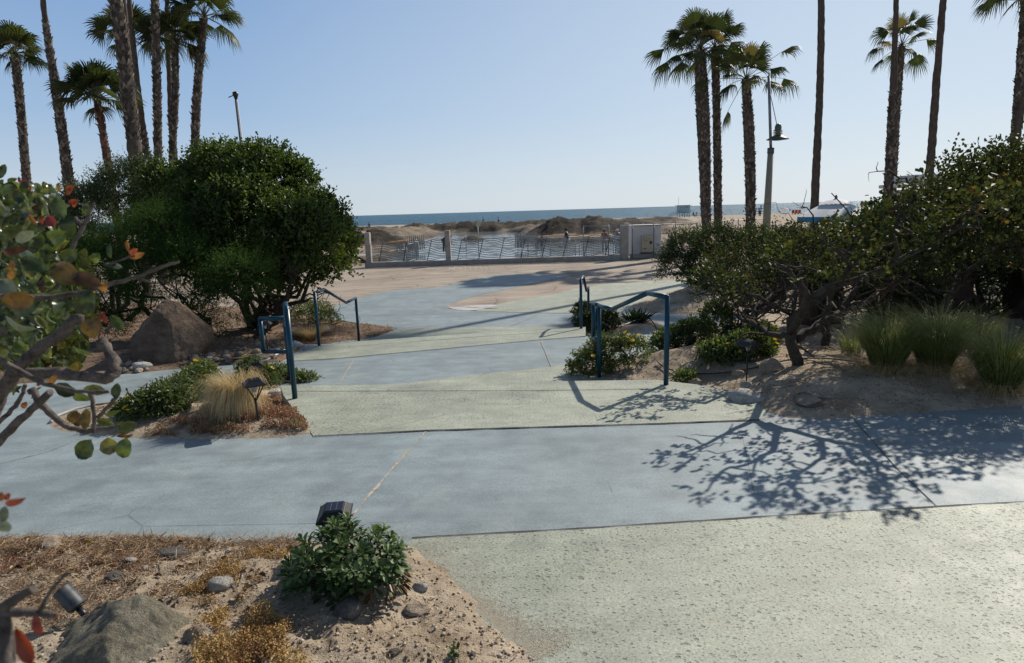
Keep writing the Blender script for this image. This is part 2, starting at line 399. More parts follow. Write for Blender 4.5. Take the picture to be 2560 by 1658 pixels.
# leaves: arrays of folded six-point leaves
def unit(a): return a / (np.linalg.norm(a, axis=-1, keepdims=True) + 1e-9)
def leaves(P, D, N, L, Wd, fold=.12, curl=.0):
    D = unit(D); S = unit(np.cross(D, N)); N = np.cross(S, D); L = np.asarray(L)[:, None]; Wd = np.asarray(Wd)[:, None]
    up = N * (Wd * fold * 2)
    V = np.stack([P, P + D * L * .33 + S * Wd * .42 + up, P + D * L * .74 + S * Wd * .44 + up - N * curl * L, P + D * L - N * curl * L * 1.6,
                  P + D * L * .74 - S * Wd * .44 + up - N * curl * L, P + D * L * .33 - S * Wd * .42 + up], 1).reshape(-1, 3)
    n = len(P); b = (np.arange(n) * 6)[:, None]
    F = np.concatenate([b + np.array([[0, 1, 2, 3]]), b + np.array([[0, 3, 4, 5]])], 0)
    return V, F
def leaf_obj(name, P, D, N, L, Wd, mat, parent=None, fold=.12, curl=0., rnd=None):
    V, F = leaves(P, D, N, L, Wd, fold, curl)
    r = RS.rand(len(P)) if rnd is None else rnd
    return np_mesh(name, V, F, mat, parent, rnd=np.repeat(r, 6))
def rdir(n):
    v = RS.randn(n, 3); return unit(v)

def crown(name, blobs, n, mat, parent, leaf=(.045, .028), k=7, twig=.22, shell=(.72, 1.04), zmin=None, updir=.35, lump=.22, org=None):
    """blobs: (x,y,z,rx,ry,rz). n sprigs of k leaves spread through the shells"""
    B = np.array(blobs); w = B[:, 3] * B[:, 4] + B[:, 3] * B[:, 5]; w = w / w.sum()
    idx = RS.choice(len(B), n, p=w); d = rdir(n); d[:, 2] = np.where(d[:, 2] < -.55, -d[:, 2], d[:, 2])
    az = np.arctan2(d[:, 1], d[:, 0]); lumpv = 1 + lump * 2 * fbm(az * 2.2 + idx * 7, d[:, 2] * 2.5, 1.3, 3)
    r = (shell[0] + (shell[1] - shell[0]) * RS.rand(n) ** .6) * lumpv
    # thin the sprigs in patches so gaps open in the crown
    P = B[idx, :3] + d * B[idx, 3:] * r[:, None]
    keep = fbm(P[:, 0] + P[:, 1] * .6, P[:, 2] + P[:, 1] * .5, 2.6, 3, 2) > -.17
    for j in range(len(B)):
        q = np.linalg.norm((P - B[j, :3]) / B[j, 3:], axis=1); keep &= ~((q < .62) & (idx != j))
    if zmin is not None: keep &= P[:, 2] > zmin
    P = P[keep]; d = d[keep]; m = len(P)
    td = unit(d + np.array([0, 0, updir]) + RS.randn(m, 3) * .45); tl = twig * (.5 + RS.rand(m))
    t = np.linspace(.1, 1, k)[None, :, None]
    pts = P[:, None, :] + td[:, None, :] * (tl[:, None, None] * t) + RS.randn(m, k, 3) * leaf[0] * .15
    ld = unit(td[:, None, :] * .7 + RS.randn(m, k, 3) * .75); nn = unit(RS.randn(m, k, 3) * .8 + np.array([0, 0, .6]))
    L = leaf[0] * (.6 + .7 * RS.rand(m * k)); Wd = leaf[1] * (.7 + .5 * RS.rand(m * k))
    rn = np.clip(np.repeat(.45 + .9 * fbm(P[:, 0], P[:, 2], 1.5, 3, 5), k) + RS.randn(m * k) * .2, 0, 1)
    return leaf_obj(name, pts.reshape(-1, 3), ld.reshape(-1, 3), nn.reshape(-1, 3), L, Wd, mat, parent, rnd=rn)

def wig(a, b, n=6, amp=.1, sag=0.):
    a = Vector(a); b = Vector(b); L = (b - a).length; out = []; off = Vector((0, 0, 0))
    for i in range(n + 1):
        t = i / n
        if 0 < i < n: off += Vector([random.gauss(0, amp * L / n * 1.4) for _ in range(3)]); off *= .8
        out.append(a.lerp(b, t) + off * (1 if 0 < i < n else 0) + Vector((0, 0, sag * L * sin(pi * t))))
    return out
def stems(name, base, tips, r0, r1, mat, parent, sub=3, spread=.5, amp=.35, sag=.0, sides=7):
    mb = MB(); base = Vector(base)
    for tp in tips:
        b = base + Vector((random.uniform(-.12, .12), random.uniform(-.12, .12), 0)); pts = wig(b, tp, 7, amp, sag)
        rr = [r0 * (1 - i / 7) ** .7 + r1 for i in range(8)]; mb.tube(pts, rr, sides)
        for j in range(sub):
            i = random.randint(2, 6); p = pts[i]; L = spread * random.uniform(.5, 1.2)
            e = p + Vector((random.gauss(0, .6), random.gauss(0, .6), random.uniform(0, .8))).normalized() * L
            q = wig(p, e, 5, .3); mb.tube(q, [rr[i] * .55 * (1 - k / 5.5) + r1 * .6 for k in range(6)], 5)
            for _ in range(2):
                i2 = random.randint(2, 5); e2 = q[i2] + Vector((random.gauss(0, 1), random.gauss(0, 1), random.gauss(.3, 1))).normalized() * L * .5
                mb.tube(wig(q[i2], e2, 4, .3), [rr[i] * .2 * (1 - k / 5) + r1 * .4 for k in range(5)], 4)
    return mb.build(name, mat, parent)

# ------------------------------------------------------------------ sky and sun
SUN_EL = radians(37); SUN_AZ = radians(43)      # azimuth from +Y (seaward) towards +X
w = bpy.data.worlds.new('World'); sc.world = w; w.use_nodes = True; nt = w.node_tree
bg = nt.nodes.get('Background') or nt.nodes.new('ShaderNodeBackground')
sky = nt.nodes.new('ShaderNodeTexSky'); sky.sky_type = 'NISHITA'; sky.sun_disc = False
sky.sun_elevation = SUN_EL; sky.sun_rotation = SUN_AZ; sky.altitude = 0; sky.air_density = 1.0; sky.dust_density = .6; sky.ozone_density = 2.5

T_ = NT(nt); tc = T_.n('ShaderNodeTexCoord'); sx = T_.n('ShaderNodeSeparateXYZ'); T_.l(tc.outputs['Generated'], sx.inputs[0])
haze_fill = T_.ramp(sx.outputs[2], [(0, (.60, .685, .765)), (.05, (.54, .65, .77)), (.14, (.37, .53, .755)), (.32, (.22, .385, .68)), (.5, (.18, .235, .32)), (.8, (.165, .19, .23))])  # upper stops, out of frame, greyed to set shadow fill and tint
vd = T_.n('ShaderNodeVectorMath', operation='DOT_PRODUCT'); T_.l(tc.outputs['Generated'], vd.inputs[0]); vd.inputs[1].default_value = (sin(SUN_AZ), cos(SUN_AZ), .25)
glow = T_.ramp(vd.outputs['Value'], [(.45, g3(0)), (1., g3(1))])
haze_fill = T_.mix(T_.math('MULTIPLY', glow, .62), haze_fill, (.78, .86, .92))
hz = T_.n('ShaderNodeVectorMath', operation='SCALE'); T_.l(haze_fill, hz.inputs[0]); hz.inputs[3].default_value = 1 / .085
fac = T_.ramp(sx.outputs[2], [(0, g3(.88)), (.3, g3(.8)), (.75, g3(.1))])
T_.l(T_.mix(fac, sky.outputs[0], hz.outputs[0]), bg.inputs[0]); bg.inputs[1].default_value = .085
sd = bpy.data.lights.new('sun', 'SUN'); sd.energy = 5.0; sd.angle = radians(.53); sd.color = (1, .93, .82)
so = bpy.data.objects.new('sun', sd); COL.objects.link(so); so.location = (20, 20, 30)
sv = Vector((sin(SUN_AZ) * cos(SUN_EL), cos(SUN_AZ) * cos(SUN_EL), sin(SUN_EL)))
so.rotation_euler = (-sv).to_track_quat('-Z', 'Y').to_euler()
sc.view_settings.view_transform = 'Standard'; sc.view_settings.look = 'None'; sc.view_settings.exposure = 0; sc.view_settings.gamma = 1
sc.cycles.max_bounces = 7; sc.cycles.transparent_max_bounces = 8
try: sc.cycles.use_denoising = True
except Exception: pass

# ================================================================== SETTING
def struct(o, name=None): o['kind'] = 'structure'; return o
# far ground behind and beside everything
struct(grid('ground', -260, 260, -40, 32.9, 3.0, lambda X, Y: np.where(Y > 14, zC(Y) - .12, np.where(Y < 0, zA(0) - .3, lvl(Y) - .45)), M_SAND))
struct(grid('blue_path', -9.5, 9.5, -.5, 12.0, .2, lambda X, Y: lvl(Y), M_BLUE))
mb = MB(); mb.prism([(-45, 12.003), (45, 12.003), (45, 32.3), (-45, 32.3)], lambda y: zC(y) - .003, .1)
struct(mb.build('plaza', M_BROWN))
def overlay(name, poly, fn, off, mat, depth=.05):
    m = MB(); m.prism(poly, lambda y: fn(y) + off, depth); return struct(m.build(name, mat))
# plaza waves
pb = chaikin(hxy([(798, 790), (850, 759), (911, 743), (971, 727), (1050, 722), (1114, 718), (1161, 703.6), (1200, 695), (1240, 688), (1300, 685.5), (1450, 687), (1386, 697), (1321, 712.5), (1207, 736), (1161, 748), (1132, 759), (1114, 766), (1125, 774), (1182, 778), (1225, 780), (1361, 784), (1421, 784), (1535, 784), (1640, 783), (1800, 775), (2300, 770)], zC), 2, False)
overlay('blue_wave', pb + [(14, 13.2), (9.2, 11.97), (-5.2, 11.97)], zC, .004, M_BLUE, .02)
ps = chaikin(hxy([(1182, 778), (1207, 771), (1271, 755), (1350, 743), (1464, 716), (1564, 707), (1700, 700), (1900, 690), (1950, 740), (1800, 772), (1640, 782), (1535, 783), (1421, 783.2), (1361, 783.2), (1225, 779.4)], zC), 1)
overlay('sage_wave', ps, zC, .006, M_SAGE, .02)
pw = chaikin(hxy([(1121, 768), (1180, 764), (1247, 762), (1235, 768), (1200, 775), (1170, 778), (1145, 776), (1125, 772)], zC), 2)
overlay('pale_inlay', pw, zC, .011, M_WHITE_C, .02)
def strip(name, pts, wd, mat, fn, off, jitter=0., join=None):
    m = MB(); P = [Vector(p) for p in pts]; V = []
    Q = []
    for i in range(len(P) - 1):
        n = max(1, int((P[i + 1] - P[i]).length / .12))
        for k in range(n): Q.append(P[i].lerp(P[i + 1], k / n))
    Q.append(P[-1]); 
    for i, p in enumerate(Q):
        d = (Q[min(i + 1, len(Q) - 1)] - Q[max(0, i - 1)]).normalized(); s_ = Vector((-d.y, d.x)); w_ = wd / 2 * (1 + random.uniform(-jitter, jitter))
        o_ = random.uniform(-jitter, jitter) * wd * .3
        for sg in (-1, 1):
            q = p + s_ * (w_ * sg + o_); V.append((q.x, q.y, float(fn(q.y)) + off))
    m.add(V, [(2 * i, 2 * i + 1, 2 * i + 3, 2 * i + 2) for i in range(len(Q) - 1)])
    return struct(m.build(name, mat))
h2 = lambda pts, fn=lvl: [Vector(p) for p in hxy(pts, fn)]
strip('pale_crack', h2([(864, 702), (960, 696), (1050, 689), (1150, 684), (1243, 680), (1386, 671), (1470, 666), (1564, 661), (1664, 657)], zC), .16, P_GROUT, zC, .004, .6)
strip('rust_crack', h2([(1083, 768), (1150, 768), (1243, 773)], zC), .06, M_BROWN, zC, .016, .7)
strip('rust_crack', h2([(1480, 709), (1560, 706), (1620, 704)], zC), .08, P_JOINT, zC, .012, .7)
mbk = MB()
# foreground sage slab, stair landings (real slabs with side faces) and their lower aprons
s1 = hxy([(1030, 1349), (1500, 1322), (2000, 1290), (2560, 1258), (3600, 1190)], zA)
overlay('sage_slab', s1 + [(9, 0), (9, -.4), (-1.2, -.4), (-1.2, 1.0)], zA, .006, M_SAGE, .08)
s2 = hxy([(783, 1091), (1065, 1077), (1370, 1068), (1640, 1060), (1900, 1050), (1940, 1000), (1760, 965), (1642, 951), (1350, 955), (900, 964), (701, 966), (709, 990)], zA)
S2 = s2
overlay('sage_landing', s2, zA, .006, M_SAGE, .5)
ap1 = hxy([(1000, 962), (1135, 943), (1377, 918), (1450, 905), (1640, 880)], zB)
overlay('sage_apron', [ap1[0], (ap1[0][0], 6.3), (2.3, 6.3), (2.3, ap1[-1][1])] + ap1[::-1][:-1], zB, .005, M_SAGE, .05)
s3 = hxy([(700, 906), (720, 904), (850, 896), (1100, 873), (1350, 850), (1464, 841), (1464, 818), (1100, 840), (896, 854), (798, 866)], zB)
overlay('sage_landing', s3, zB, .006, M_SAGE, .6)
ap2 = hxy([(921, 852), (1003, 819.6), (1150, 819), (1275, 818), (1430, 815), (1470, 812)], zC)
overlay('sage_apron', chaikin(ap2, 1, False) + [(1.6, 11.2), (-2.6, 11.2)], zC, .008, M_SAGE, .05)
# nosing grooves and joints
strip('stair_groove', h2([(735, 980), (1350, 978.5), (1668, 974)], zA), .010, P_JOINT, zA, .0095, .3)
strip('stair_groove', h2([(870, 868), (1000, 858), (1200, 843), (1460, 826)], zB), .014, P_JOINT, zB, .0095, .3)
strip('joint', h2([(783, 1092.5), (1065, 1078), (1370, 1069), (1640, 1061), (1900, 1051)], zA), .018, P_JOINT, zA, .0085, .5)
strip('joint', h2([(1030, 1348), (1500, 1321), (2000, 1289), (2560, 1257)], zA), .012, P_JOINT, zA, .0085, .5)
strip('joint', h2([(720, 905), (850, 897), (1100, 874), (1350, 851), (1464, 842)], zB), .015, P_JOINT, zB, .009, .4)
strip('joint', h2([(1065, 1080), (975, 1180), (880, 1290)], zA), .013, P_GROUT, zA, .004, .95)
strip('joint', h2([(2135, 1050), (2240, 1170), (2343, 1268)], zA), .006, P_JOINT, zA, .004, .3)
strip('joint', h2([(889, 892), (847, 962)], zB), .018, P_GROUT, zB, .004, .7)
strip('joint', h2([(1352, 853), (1378, 917)], zB), .014, P_GROUT, zB, .007, .4)
strip('joint', h2([(-40, 1170), (120, 1130), (230, 1085)], zA), .008, P_GROUT, zA, .004, .6)
strip('joint', h2([(1353, 784), (1275, 817)], zC), .02, P_GROUT, zC, .012, .3)
strip('joint', h2([(880, 792), (1100, 786), (1225, 781)], zC), .012, P_JOINT, zC, .010, .3)
# chalk hopscotch by the fence
hp = MB()
def cl(a, b, wd=.05):
    A, B_ = [Vector(hit(*q, zC)) for q in (a, b)]; d = (B_ - A).normalized(); s_ = Vector((-d.y, d.x, 0)) * wd / 2; up = Vector((0, 0, .004))
    hp.add([A + s_ + up, A - s_ + up, B_ - s_ + up, B_ + s_ + up], [(0, 1, 2, 3)])
for k in range(9):
    x = 1125 + k * 12.5; cl((x, 665), (x - 3 + k * 1.1, 677))
cl((1050, 676), (1085, 664)); cl((1092, 676), (1110, 664)); cl((1060, 678), (1140, 677)); cl((1075, 670), (1120, 669)); cl((1128, 676), (1140, 666), .12); cl((1085, 668), (1092, 664), .12)
o = hp.build('chalk_marks', P_GROUT); struct(o)

# ------------------------------------------------------------------ planting beds
BEDS = {}
def seg_dist(X, Y, poly):
    P = np.array(poly); Q = np.roll(P, -1, 0); d = np.full(X.shape, 1e9); ins = np.zeros(X.shape, bool)
    for (ax, ay), (bx, by) in zip(P, Q):
        dx, dy = bx - ax, by - ay; L = dx * dx + dy * dy + 1e-12
        t = np.clip(((X - ax) * dx + (Y - ay) * dy) / L, 0, 1); d = np.minimum(d, np.hypot(X - ax - t * dx, Y - ay - t * dy))
        c = ((ay > Y) != (by > Y)) & (X < (bx - ax) * (Y - ay) / ((by - ay) if abs(by - ay) > 1e-9 else 1e-9) + ax); ins ^= c
    return np.where(ins, d, -d)
def bed(key, name, poly, mh, width, amp, nscale, res, mat, box=None, peak=None, edge=.03):
    poly = chaikin(poly, 1)
    def h(X, Y):
        X = np.asarray(X, float); Y = np.asarray(Y, float)
        d = seg_dist(X, Y, poly) + fbm(X, Y, 7, 5, 3) * edge * 2 + fbm(X, Y, 2, 2, 7) * edge * 1.6
        b = np.clip(d * .22, -.04, .018)
        m = mh * ss(d / width)
        if peak: m = m * (.35 + .65 * np.exp(-(((X - peak[0]) / peak[2]) ** 2 + ((Y - peak[1]) / peak[3]) ** 2)))
        n = (fbm(X, Y, nscale, 5, 1) * amp * 2 + fbm(X, Y, nscale * 3.1, 5, 4) * amp * 1.1) * np.clip(d / .25, 0, 1)
        return lvl(Y) + b + m + n + np.where(d > 0, .004, 0)
    BEDS[key] = h
    P = np.array(poly); x0, y0 = P.min(0) - .1; x1, y1 = P.max(0) + .1
    if box: x0, x1, y0, y1 = max(x0, box[0]), min(x1, box[1]), max(y0, box[2]), min(y1, box[3])
    return struct(grid(name, x0, x1, y0, y1, res, h, mat))
bed('fg', 'sand_bed', hxy([(-700, 1345), (0, 1350), (300, 1353), (600, 1352), (1025, 1350), (1062, 1400), (1150, 1490), (1215, 1550), (1310, 1600), (1345, 1658)], zA) + [(.1, 1.2), (-3.5, 1.0)],
    .05, .5, .036, 4.2, .011, M_SAND, (-3.2, .6, 1.1, 4), edge=.065)
bed('isl', 'sand_bed', hxy([(127, 1057), (136, 1072), (195, 1084), (341, 1096), (487, 1099), (789, 1091), (760, 1060), (709, 990), (705, 962), (620, 955), (520, 968), (341, 1006), (243, 1013), (141, 1043)]),
    .10, .6, .02, 3, .02, M_SAND, edge=.015)
bed('left', 'sand_bed', hxy([(-500, 990), (0, 965), (307, 936), (487, 918), (633, 909), (720, 904), (798, 868), (850, 853), (921, 849), (1003, 820), (930, 812), (870, 806), (800, 790), (700, 775), (300, 750), (-500, 750)]),
    .12, 1.2, .04, 1.5, .045, M_DIRT, (-13, -1.5, 7, 19), edge=.02)
bed('small', 'sand_bed', hxy([(1463, 841), (1545, 833), (1661, 825), (1655, 806), (1600, 797), (1535, 795), (1466, 805)]), .06, .3, .03, 3, .03, M_SAND, edge=.03)
bed('right', 'sand_bed', hxy([(1600, 956), (1690, 966), (1726, 973), (1820, 999), (1901, 1030), (1999, 1051), (2300, 1032), (2560, 1015), (3300, 980), (3300, 800), (2400, 806), (2100, 815), (1950, 835), (1850, 838), (1772, 842), (1690, 852), (1639, 888), (1540, 903), (1444, 913), (1444, 935)]),
    .26, 1.1, .045, 2, .025, M_SAND, (.5, 7.5, 4.5, 11), edge=.04)
bed('far', 'sand_bed', hxy([(1564, 772), (1640, 782), (1713, 788), (1850, 784), (1960, 784), (2300, 790), (2900, 800), (2900, 690), (1900, 700), (1700, 722), (1640, 742), (1590, 757)]),
    .42, 1.6, .06, 1.2, .06, M_SAND, (3, 16, 12.2, 24))
def gz(key, x, y): return float(BEDS[key](np.array([x]), np.array([y]))[0])
def gp(key, px, py):
    """point where the view ray meets that bed"""
    d = ray(px, py); lo, hi = .8, 40.
    for _ in range(40):
        m = (lo + hi) / 2
        if CZ + d.z * m > gz(key, d.x * m, m): lo = m
        else: hi = m
    return Vector((d.x * lo, lo, gz(key, d.x * lo, lo)))

# low edging strip that retains the island bed
mb = MB(); e = [Vector(p) for p in hxy([(127, 1060), (141, 1043), (190, 1024), (243, 1013), (341, 1004), (430, 986), (520, 966), (620, 952)])]
mb.tube([(p.x, p.y, float(lvl(p.y)) + .012) for p in e], .015, 8); struct(mb.build('bed_edging', P_GREYC))

# ------------------------------------------------------------------ beach, lagoon, sea
WZ = CZ - 3.25
lag = [(-8.5, 38), (-8.8, 60), (-9.2, 72), (-10, 88), (-9.5, 104), (-3, 107), (.5, 98), (-.3, 76), (1.8, 68), (9, 62), (9.5, 40)]
def beach_h(X, Y):
    import random as _rnd; random = _rnd
    h = zbeach(Y) + fbm(X, Y, .12, 5, 6) * .25
    damp_shade = np.zeros_like(X); mm_ = np.zeros_like(X)
    def add(x, y, sx, sy, hh, rough=.35, k=1.):
        nonlocal mm_, damp_shade
        q = ((X - x) / sx) ** 2 + ((Y - y) / sy) ** 2; g = np.clip(1 - q / 2.2, 0, 1) ** 1.3
        g2 = g * (1 + rough * 2 * fbm(X, Y, .9, 4, x)); mm_ = np.maximum(mm_, hh * g2); damp_shade = np.maximum(damp_shade, np.clip(g * 3.5, 0, 1) * k)
    rb_ = random.Random(5); random = rb_
    for i in range(30):                       # far ridge
        x = -62 + i * 3.3 + random.uniform(-1, 1); add(x, 142 + random.uniform(-8, 8), random.uniform(3, 6), random.uniform(3, 6), rb_.uniform(.7, 1.4), .35, .85)
    for i in range(13):                       # berm behind the water
        add(-12 + i * 1.5, 113 + random.uniform(-3, 3), 2.4, 4, random.uniform(1.0, 1.5))
    for i in range(16):                       # right berm
        t = i / 15; add(2.5 + t * 14 + random.uniform(-.6, .6), 100 - t * 22 + random.uniform(-4, 4), 2.6, 4.5, random.uniform(.6, 1.0), .5, .55)
    for i in range(8): add(3 + i * 3.2, 128 + random.uniform(-6, 6), 4, 4, random.uniform(.6, 1.1))
    for i in range(12):                       # left berm, partly dry
        t = i / 11; add(-13.5 - random.uniform(0, 3), 66 + t * 46, 3.0, 4.5, random.uniform(.7, 1.1), .5, .45)
    for x, hh in ((-18.6, .9), (-15.2, 1.6), (-12.6, 1.5), (-22, 1.), (-10.5, .8)): add(x, 62, 1.7, 3.2, hh, .4)
    add(6.4, 80, 2.6, 4.5, 2.0, .22); add(10.3, 80, 1.9, 4.5, 2.0, .22); add(4.4, 81, 1.8, 4, 1.0, .3); add(12.3, 81, 1.4, 3, 1.0, .3); add(8.4, 81, 1.8, 3, 1.2, .3)
    h = h + mm_ * (1 + .5 * fbm(X, Y, 2.2, 4, 2))
    d = seg_dist(X, Y, lag) + fbm(X, Y, .35, 4, 8) * 2.5
    sh = ss((d + 2.2) / 2.6); h = h * (1 - sh) + (WZ - .5) * sh; damp_shade = np.maximum(damp_shade, np.clip((d + 4) / 3, 0, 1) * .8)
    q = ((X + 4.3) / 1.4) ** 2 + ((Y - 77) / 1.2) ** 2; isl = np.clip(1 - q / 2, 0, 1); h = h + isl * 1.1
    heap = np.zeros_like(X)
    for x, sx in ((6.4, 2.6), (10.3, 1.9), (4.4, 1.8), (12.3, 1.4), (8.4, 1.8)):
        q = ((X - x) / sx) ** 2 + ((Y - 80) / 4.5) ** 2; heap = np.maximum(heap, np.clip((2.1 - q) * 3, 0, 1))
    damp_shade = np.maximum(damp_shade * (1.05 + .9 * fbm(X, Y, .35, 4, 9)), heap)  # heaps take the full dark tone, damp and backlit shade together
    return h, np.clip(damp_shade, 0, 1)
na, nr = 620, 300
A_ = np.linspace(-1.05, 1.15, na); R_ = 32.3 * (330 / 32.3) ** np.linspace(0, 1, nr)
AA, RR = np.meshgrid(A_, R_); XX = AA * RR; ZZ, DD = beach_h(XX, RR)
edgeblend = np.clip((RR - 32.3) / 2, 0, 1); ZZ = ZZ * edgeblend + (zC(RR) - .03) * (1 - edgeblend)
i = np.arange(na * nr).reshape(nr, na); F_ = np.stack([i[:-1, :-1], i[:-1, 1:], i[1:, 1:], i[1:, :-1]], -1).reshape(-1, 4)
struct(np_mesh('beach', np.stack([XX, RR, ZZ], -1).reshape(-1, 3), F_, M_BEACH, None, rnd=DD.ravel(), attr='damp_shade', smooth=True))
mb = MB(); mb.add([(x * 1.0, y, WZ) for x, y in [(-14, 36), (14, 36), (14, 112), (-14, 112)]], [(0, 1, 2, 3)]); struct(mb.build('lagoon_water', M_LAG))
SZ = CZ - 4.2
struct(grid('sea', -30000, 30000, 225, 50000, 3000, lambda X, Y: X * 0 + SZ, M_SEA))
mb = MB(); mb.add([(-45, 42.5, zbeach(42.5) + .06), (-8.9, 42.5, zbeach(42.5) + .06), (-8.9, 44.5, zbeach(44.5) + .06), (-45, 44.5, zbeach(44.5) + .06)], [(0, 1, 2, 3)]); struct(mb.build('bike_path', P_GREYC))
# thin foam lines on the shore
mb = MB()
for k in range(26):
    x = random.uniform(-60, 150); L = random.uniform(6, 22); y = random.uniform(254, 262)
    mb.add([(x, y, SZ + .04), (x + L, y + random.uniform(-.5, .5), SZ + .04), (x + L, y + .8, SZ + .04), (x, y + .8, SZ + .04)], [(0, 1, 2, 3)])
o = mb.build('surf_foam', P_WHITE); tag(o, kind='structure')

# ================================================================== HANDRAILS
def handrail(label, N, Fp, zn, zf, hn=.88, hf=.88, loop=None, t1=.25, t2=.72):
    root = empty('handrail', (N[0], N[1], zn), label, 'handrail', 'teal stair handrails'); R0 = Vector((N[0], N[1], zn)); r = .0255
    N = Vector((N[0], N[1], 0)); Fp = Vector((Fp[0], Fp[1], 0)); rel = lambda p: Vector(p) - R0
    a = N + Vector((0, 0, zn + hn)); d = Fp + Vector((0, 0, zf + hf)); b = N.lerp(Fp, t1) + Vector((0, 0, zn + hn)); c = N.lerp(Fp, t2) + Vector((0, 0, zf + hf))
    for q, z, top in ((N, zn, a), (Fp, zf, d)):
        m = MB(); m.tube([rel(q + Vector((0, 0, z - .05))), rel(top + Vector((0, 0, r * .3)))], r, 12); m.build('post', P_TEAL, root)
    m = MB(); m.tube([rel(a), rel(b)], r, 12); m.tube([rel(b), rel(c)], r, 12); m.tube([rel(c), rel(d)], r, 12)
    for p in (a, b, c, d):
        m.lathe(rel(p), [(0.001, -r), (r * .7, -r * .72), (r * 1.0, 0), (r * .7, r * .72), (0.001, r)], 12)
    m.build('rail', P_TEAL, root)
    if loop:
        L = Vector(loop); e = d + L; f = e - Vector((0, 0, .42)); g = d - Vector((0, 0, .42))
        m = MB(); m.tube([rel(d), rel(e)], r, 12); m.tube([rel(e), rel(f)], r, 12); m.tube([rel(f), rel(g)], r, 12)
        for p in (e, f): m.lathe(rel(p), [(0.001, -r), (r * .7, -r * .72), (r, 0), (r * .7, r * .72), (0.001, r)], 12)
        m.build('rail_return', P_TEAL, root)
    return root
handrail('near right teal handrail whose shadow falls across the sage landing', (1.513, 6.14), (1.04, 7.51), zA(6.14), zB(7.51), loop=(-.04, .2, 0), t2=.78)
handrail('near left teal handrail with a square return loop beside the straw grass', (-2.136, 6.03), (-2.78, 7.75), zA(6.03), zB(7.75) - .05, hf=.86, loop=(-.32, .05, 0))
handrail('far left teal handrail in front of the big round bush', (-3.177, 10.32), (-3.085, 12.64), zB(10.32), zC(12.64), t1=.2)
handrail('far right teal handrail rising out of a dark flowering shrub', (1.245, 11.31), (1.62, 13.3), zB(11.31), zC(13.3), t1=.3)

# ================================================================== ROCKS
def rock(label, loc, size, mat, seed=0, ang=.35, sub=4, name='stone', rz=None, cat='stone', group=None, sink=.3, flat=.0):
    bm = bmesh.new(); bmesh.ops.create_icosphere(bm, subdivisions=sub, radius=1.)
    rs = random.Random(seed); pl = []
    for _ in range(11 if ang < .38 else 18):
        v = Vector((rs.gauss(0, 1), rs.gauss(0, 1), rs.gauss(0, 1))).normalized(); pl.append((v, rs.uniform(.62, .95) if ang < .38 else rs.uniform(.45, .8)))
    from mathutils import noise as mn
    off = Vector((seed * 3.1, seed * 1.7, 0))
    for v in bm.verts:
        p = v.co.copy()
        for n_, k in pl:
            d = p.dot(n_)
            if d > k: p -= n_ * (d - k) * (ang * 2.6 if ang < .38 else 1.)
        p *= 1 + (.16 if ang < .38 else .09) * mn.fractal(p * 1.6 + off, 1., 2., 5) + .035 * mn.fractal(p * 7 + off, .8, 2., 4)
        v.co = Vector((p.x * size[0] / 2, p.y * size[1] / 2, p.z * size[2] / 2))
    for f in bm.faces: f.smooth = True
    me = bpy.data.meshes.new(name); bm.to_mesh(me); bm.free()
    try: me.set_sharp_from_angle(angle=radians(38))
    except Exception: pass
    o = link(name, me, None, mat); o.location = (loc[0], loc[1], loc[2] + size[2] * (.5 - sink)); o.rotation_euler = (0, 0, rs.uniform(0, 6) if rz is None else rz)
    return tag(o, label, cat, group)
def hull_rock(label, loc, pts, mat, seed, cuts=7, amp=.02, rz=0.):
    from mathutils import noise as mn
    bm = bmesh.new(); [bm.verts.new(q) for q in pts]; r_ = bmesh.ops.convex_hull(bm, input=bm.verts)
    bmesh.ops.delete(bm, geom=[v for v in bm.verts if not v.link_faces], context='VERTS')
    bmesh.ops.subdivide_edges(bm, edges=bm.edges, cuts=cuts, use_grid_fill=True); bmesh.ops.triangulate(bm, faces=bm.faces)
    bmesh.ops.subdivide_edges(bm, edges=bm.edges, cuts=1, use_grid_fill=True)
    for _ in range(2): bmesh.ops.smooth_vert(bm, verts=bm.verts, factor=.5, use_axis_x=True, use_axis_y=True, use_axis_z=True)
    bm.normal_update(); S_ = max(abs(q[0]) for q in pts); o3 = Vector((seed, seed * 2, 0))
    for v in bm.verts:
        q = v.co / S_; v.co += v.normal * S_ * (amp * 3.2 * mn.fractal(q * 1.8 + o3, 1, 2, 3) + amp * 1.6 * abs(mn.noise(q * 5 + o3)) + amp * mn.fractal(q * 12 + o3, .7, 2, 4))
    for f in bm.faces: f.smooth = True
    me = bpy.data.meshes.new('boulder'); bm.to_mesh(me); bm.free(); o = link('boulder', me, None, mat); o.location = loc; o.rotation_euler = (0, 0, rz); return tag(o, label, 'boulder')
p = gp('left', 395, 912); p.y += .45
hull_rock('large brown angular boulder under the feathery shrub beside the blue path', (p.x - .05, p.y, gz('left', p.x, p.y)),
    [(0, .1, .84), (.19, .1, .78), (.58, .15, .33), (.46, -.15, .02), (.26, -.4, -.15), (-.15, -.42, -.2), (-.55, 0, .30), (-.54, -.1, .05), (-.32, -.35, -.15), (-.10, -.10, .70), (.17, -.20, .52), (0, .6, .5), (.4, .6, .3), (-.4, .6, .25), (.4, .6, -.3), (-.4, .6, -.3)], M_ROCK_B, 4, 7, .013)
p = hit(330, 1700, zA)
p = hit(275, 1690, zA)
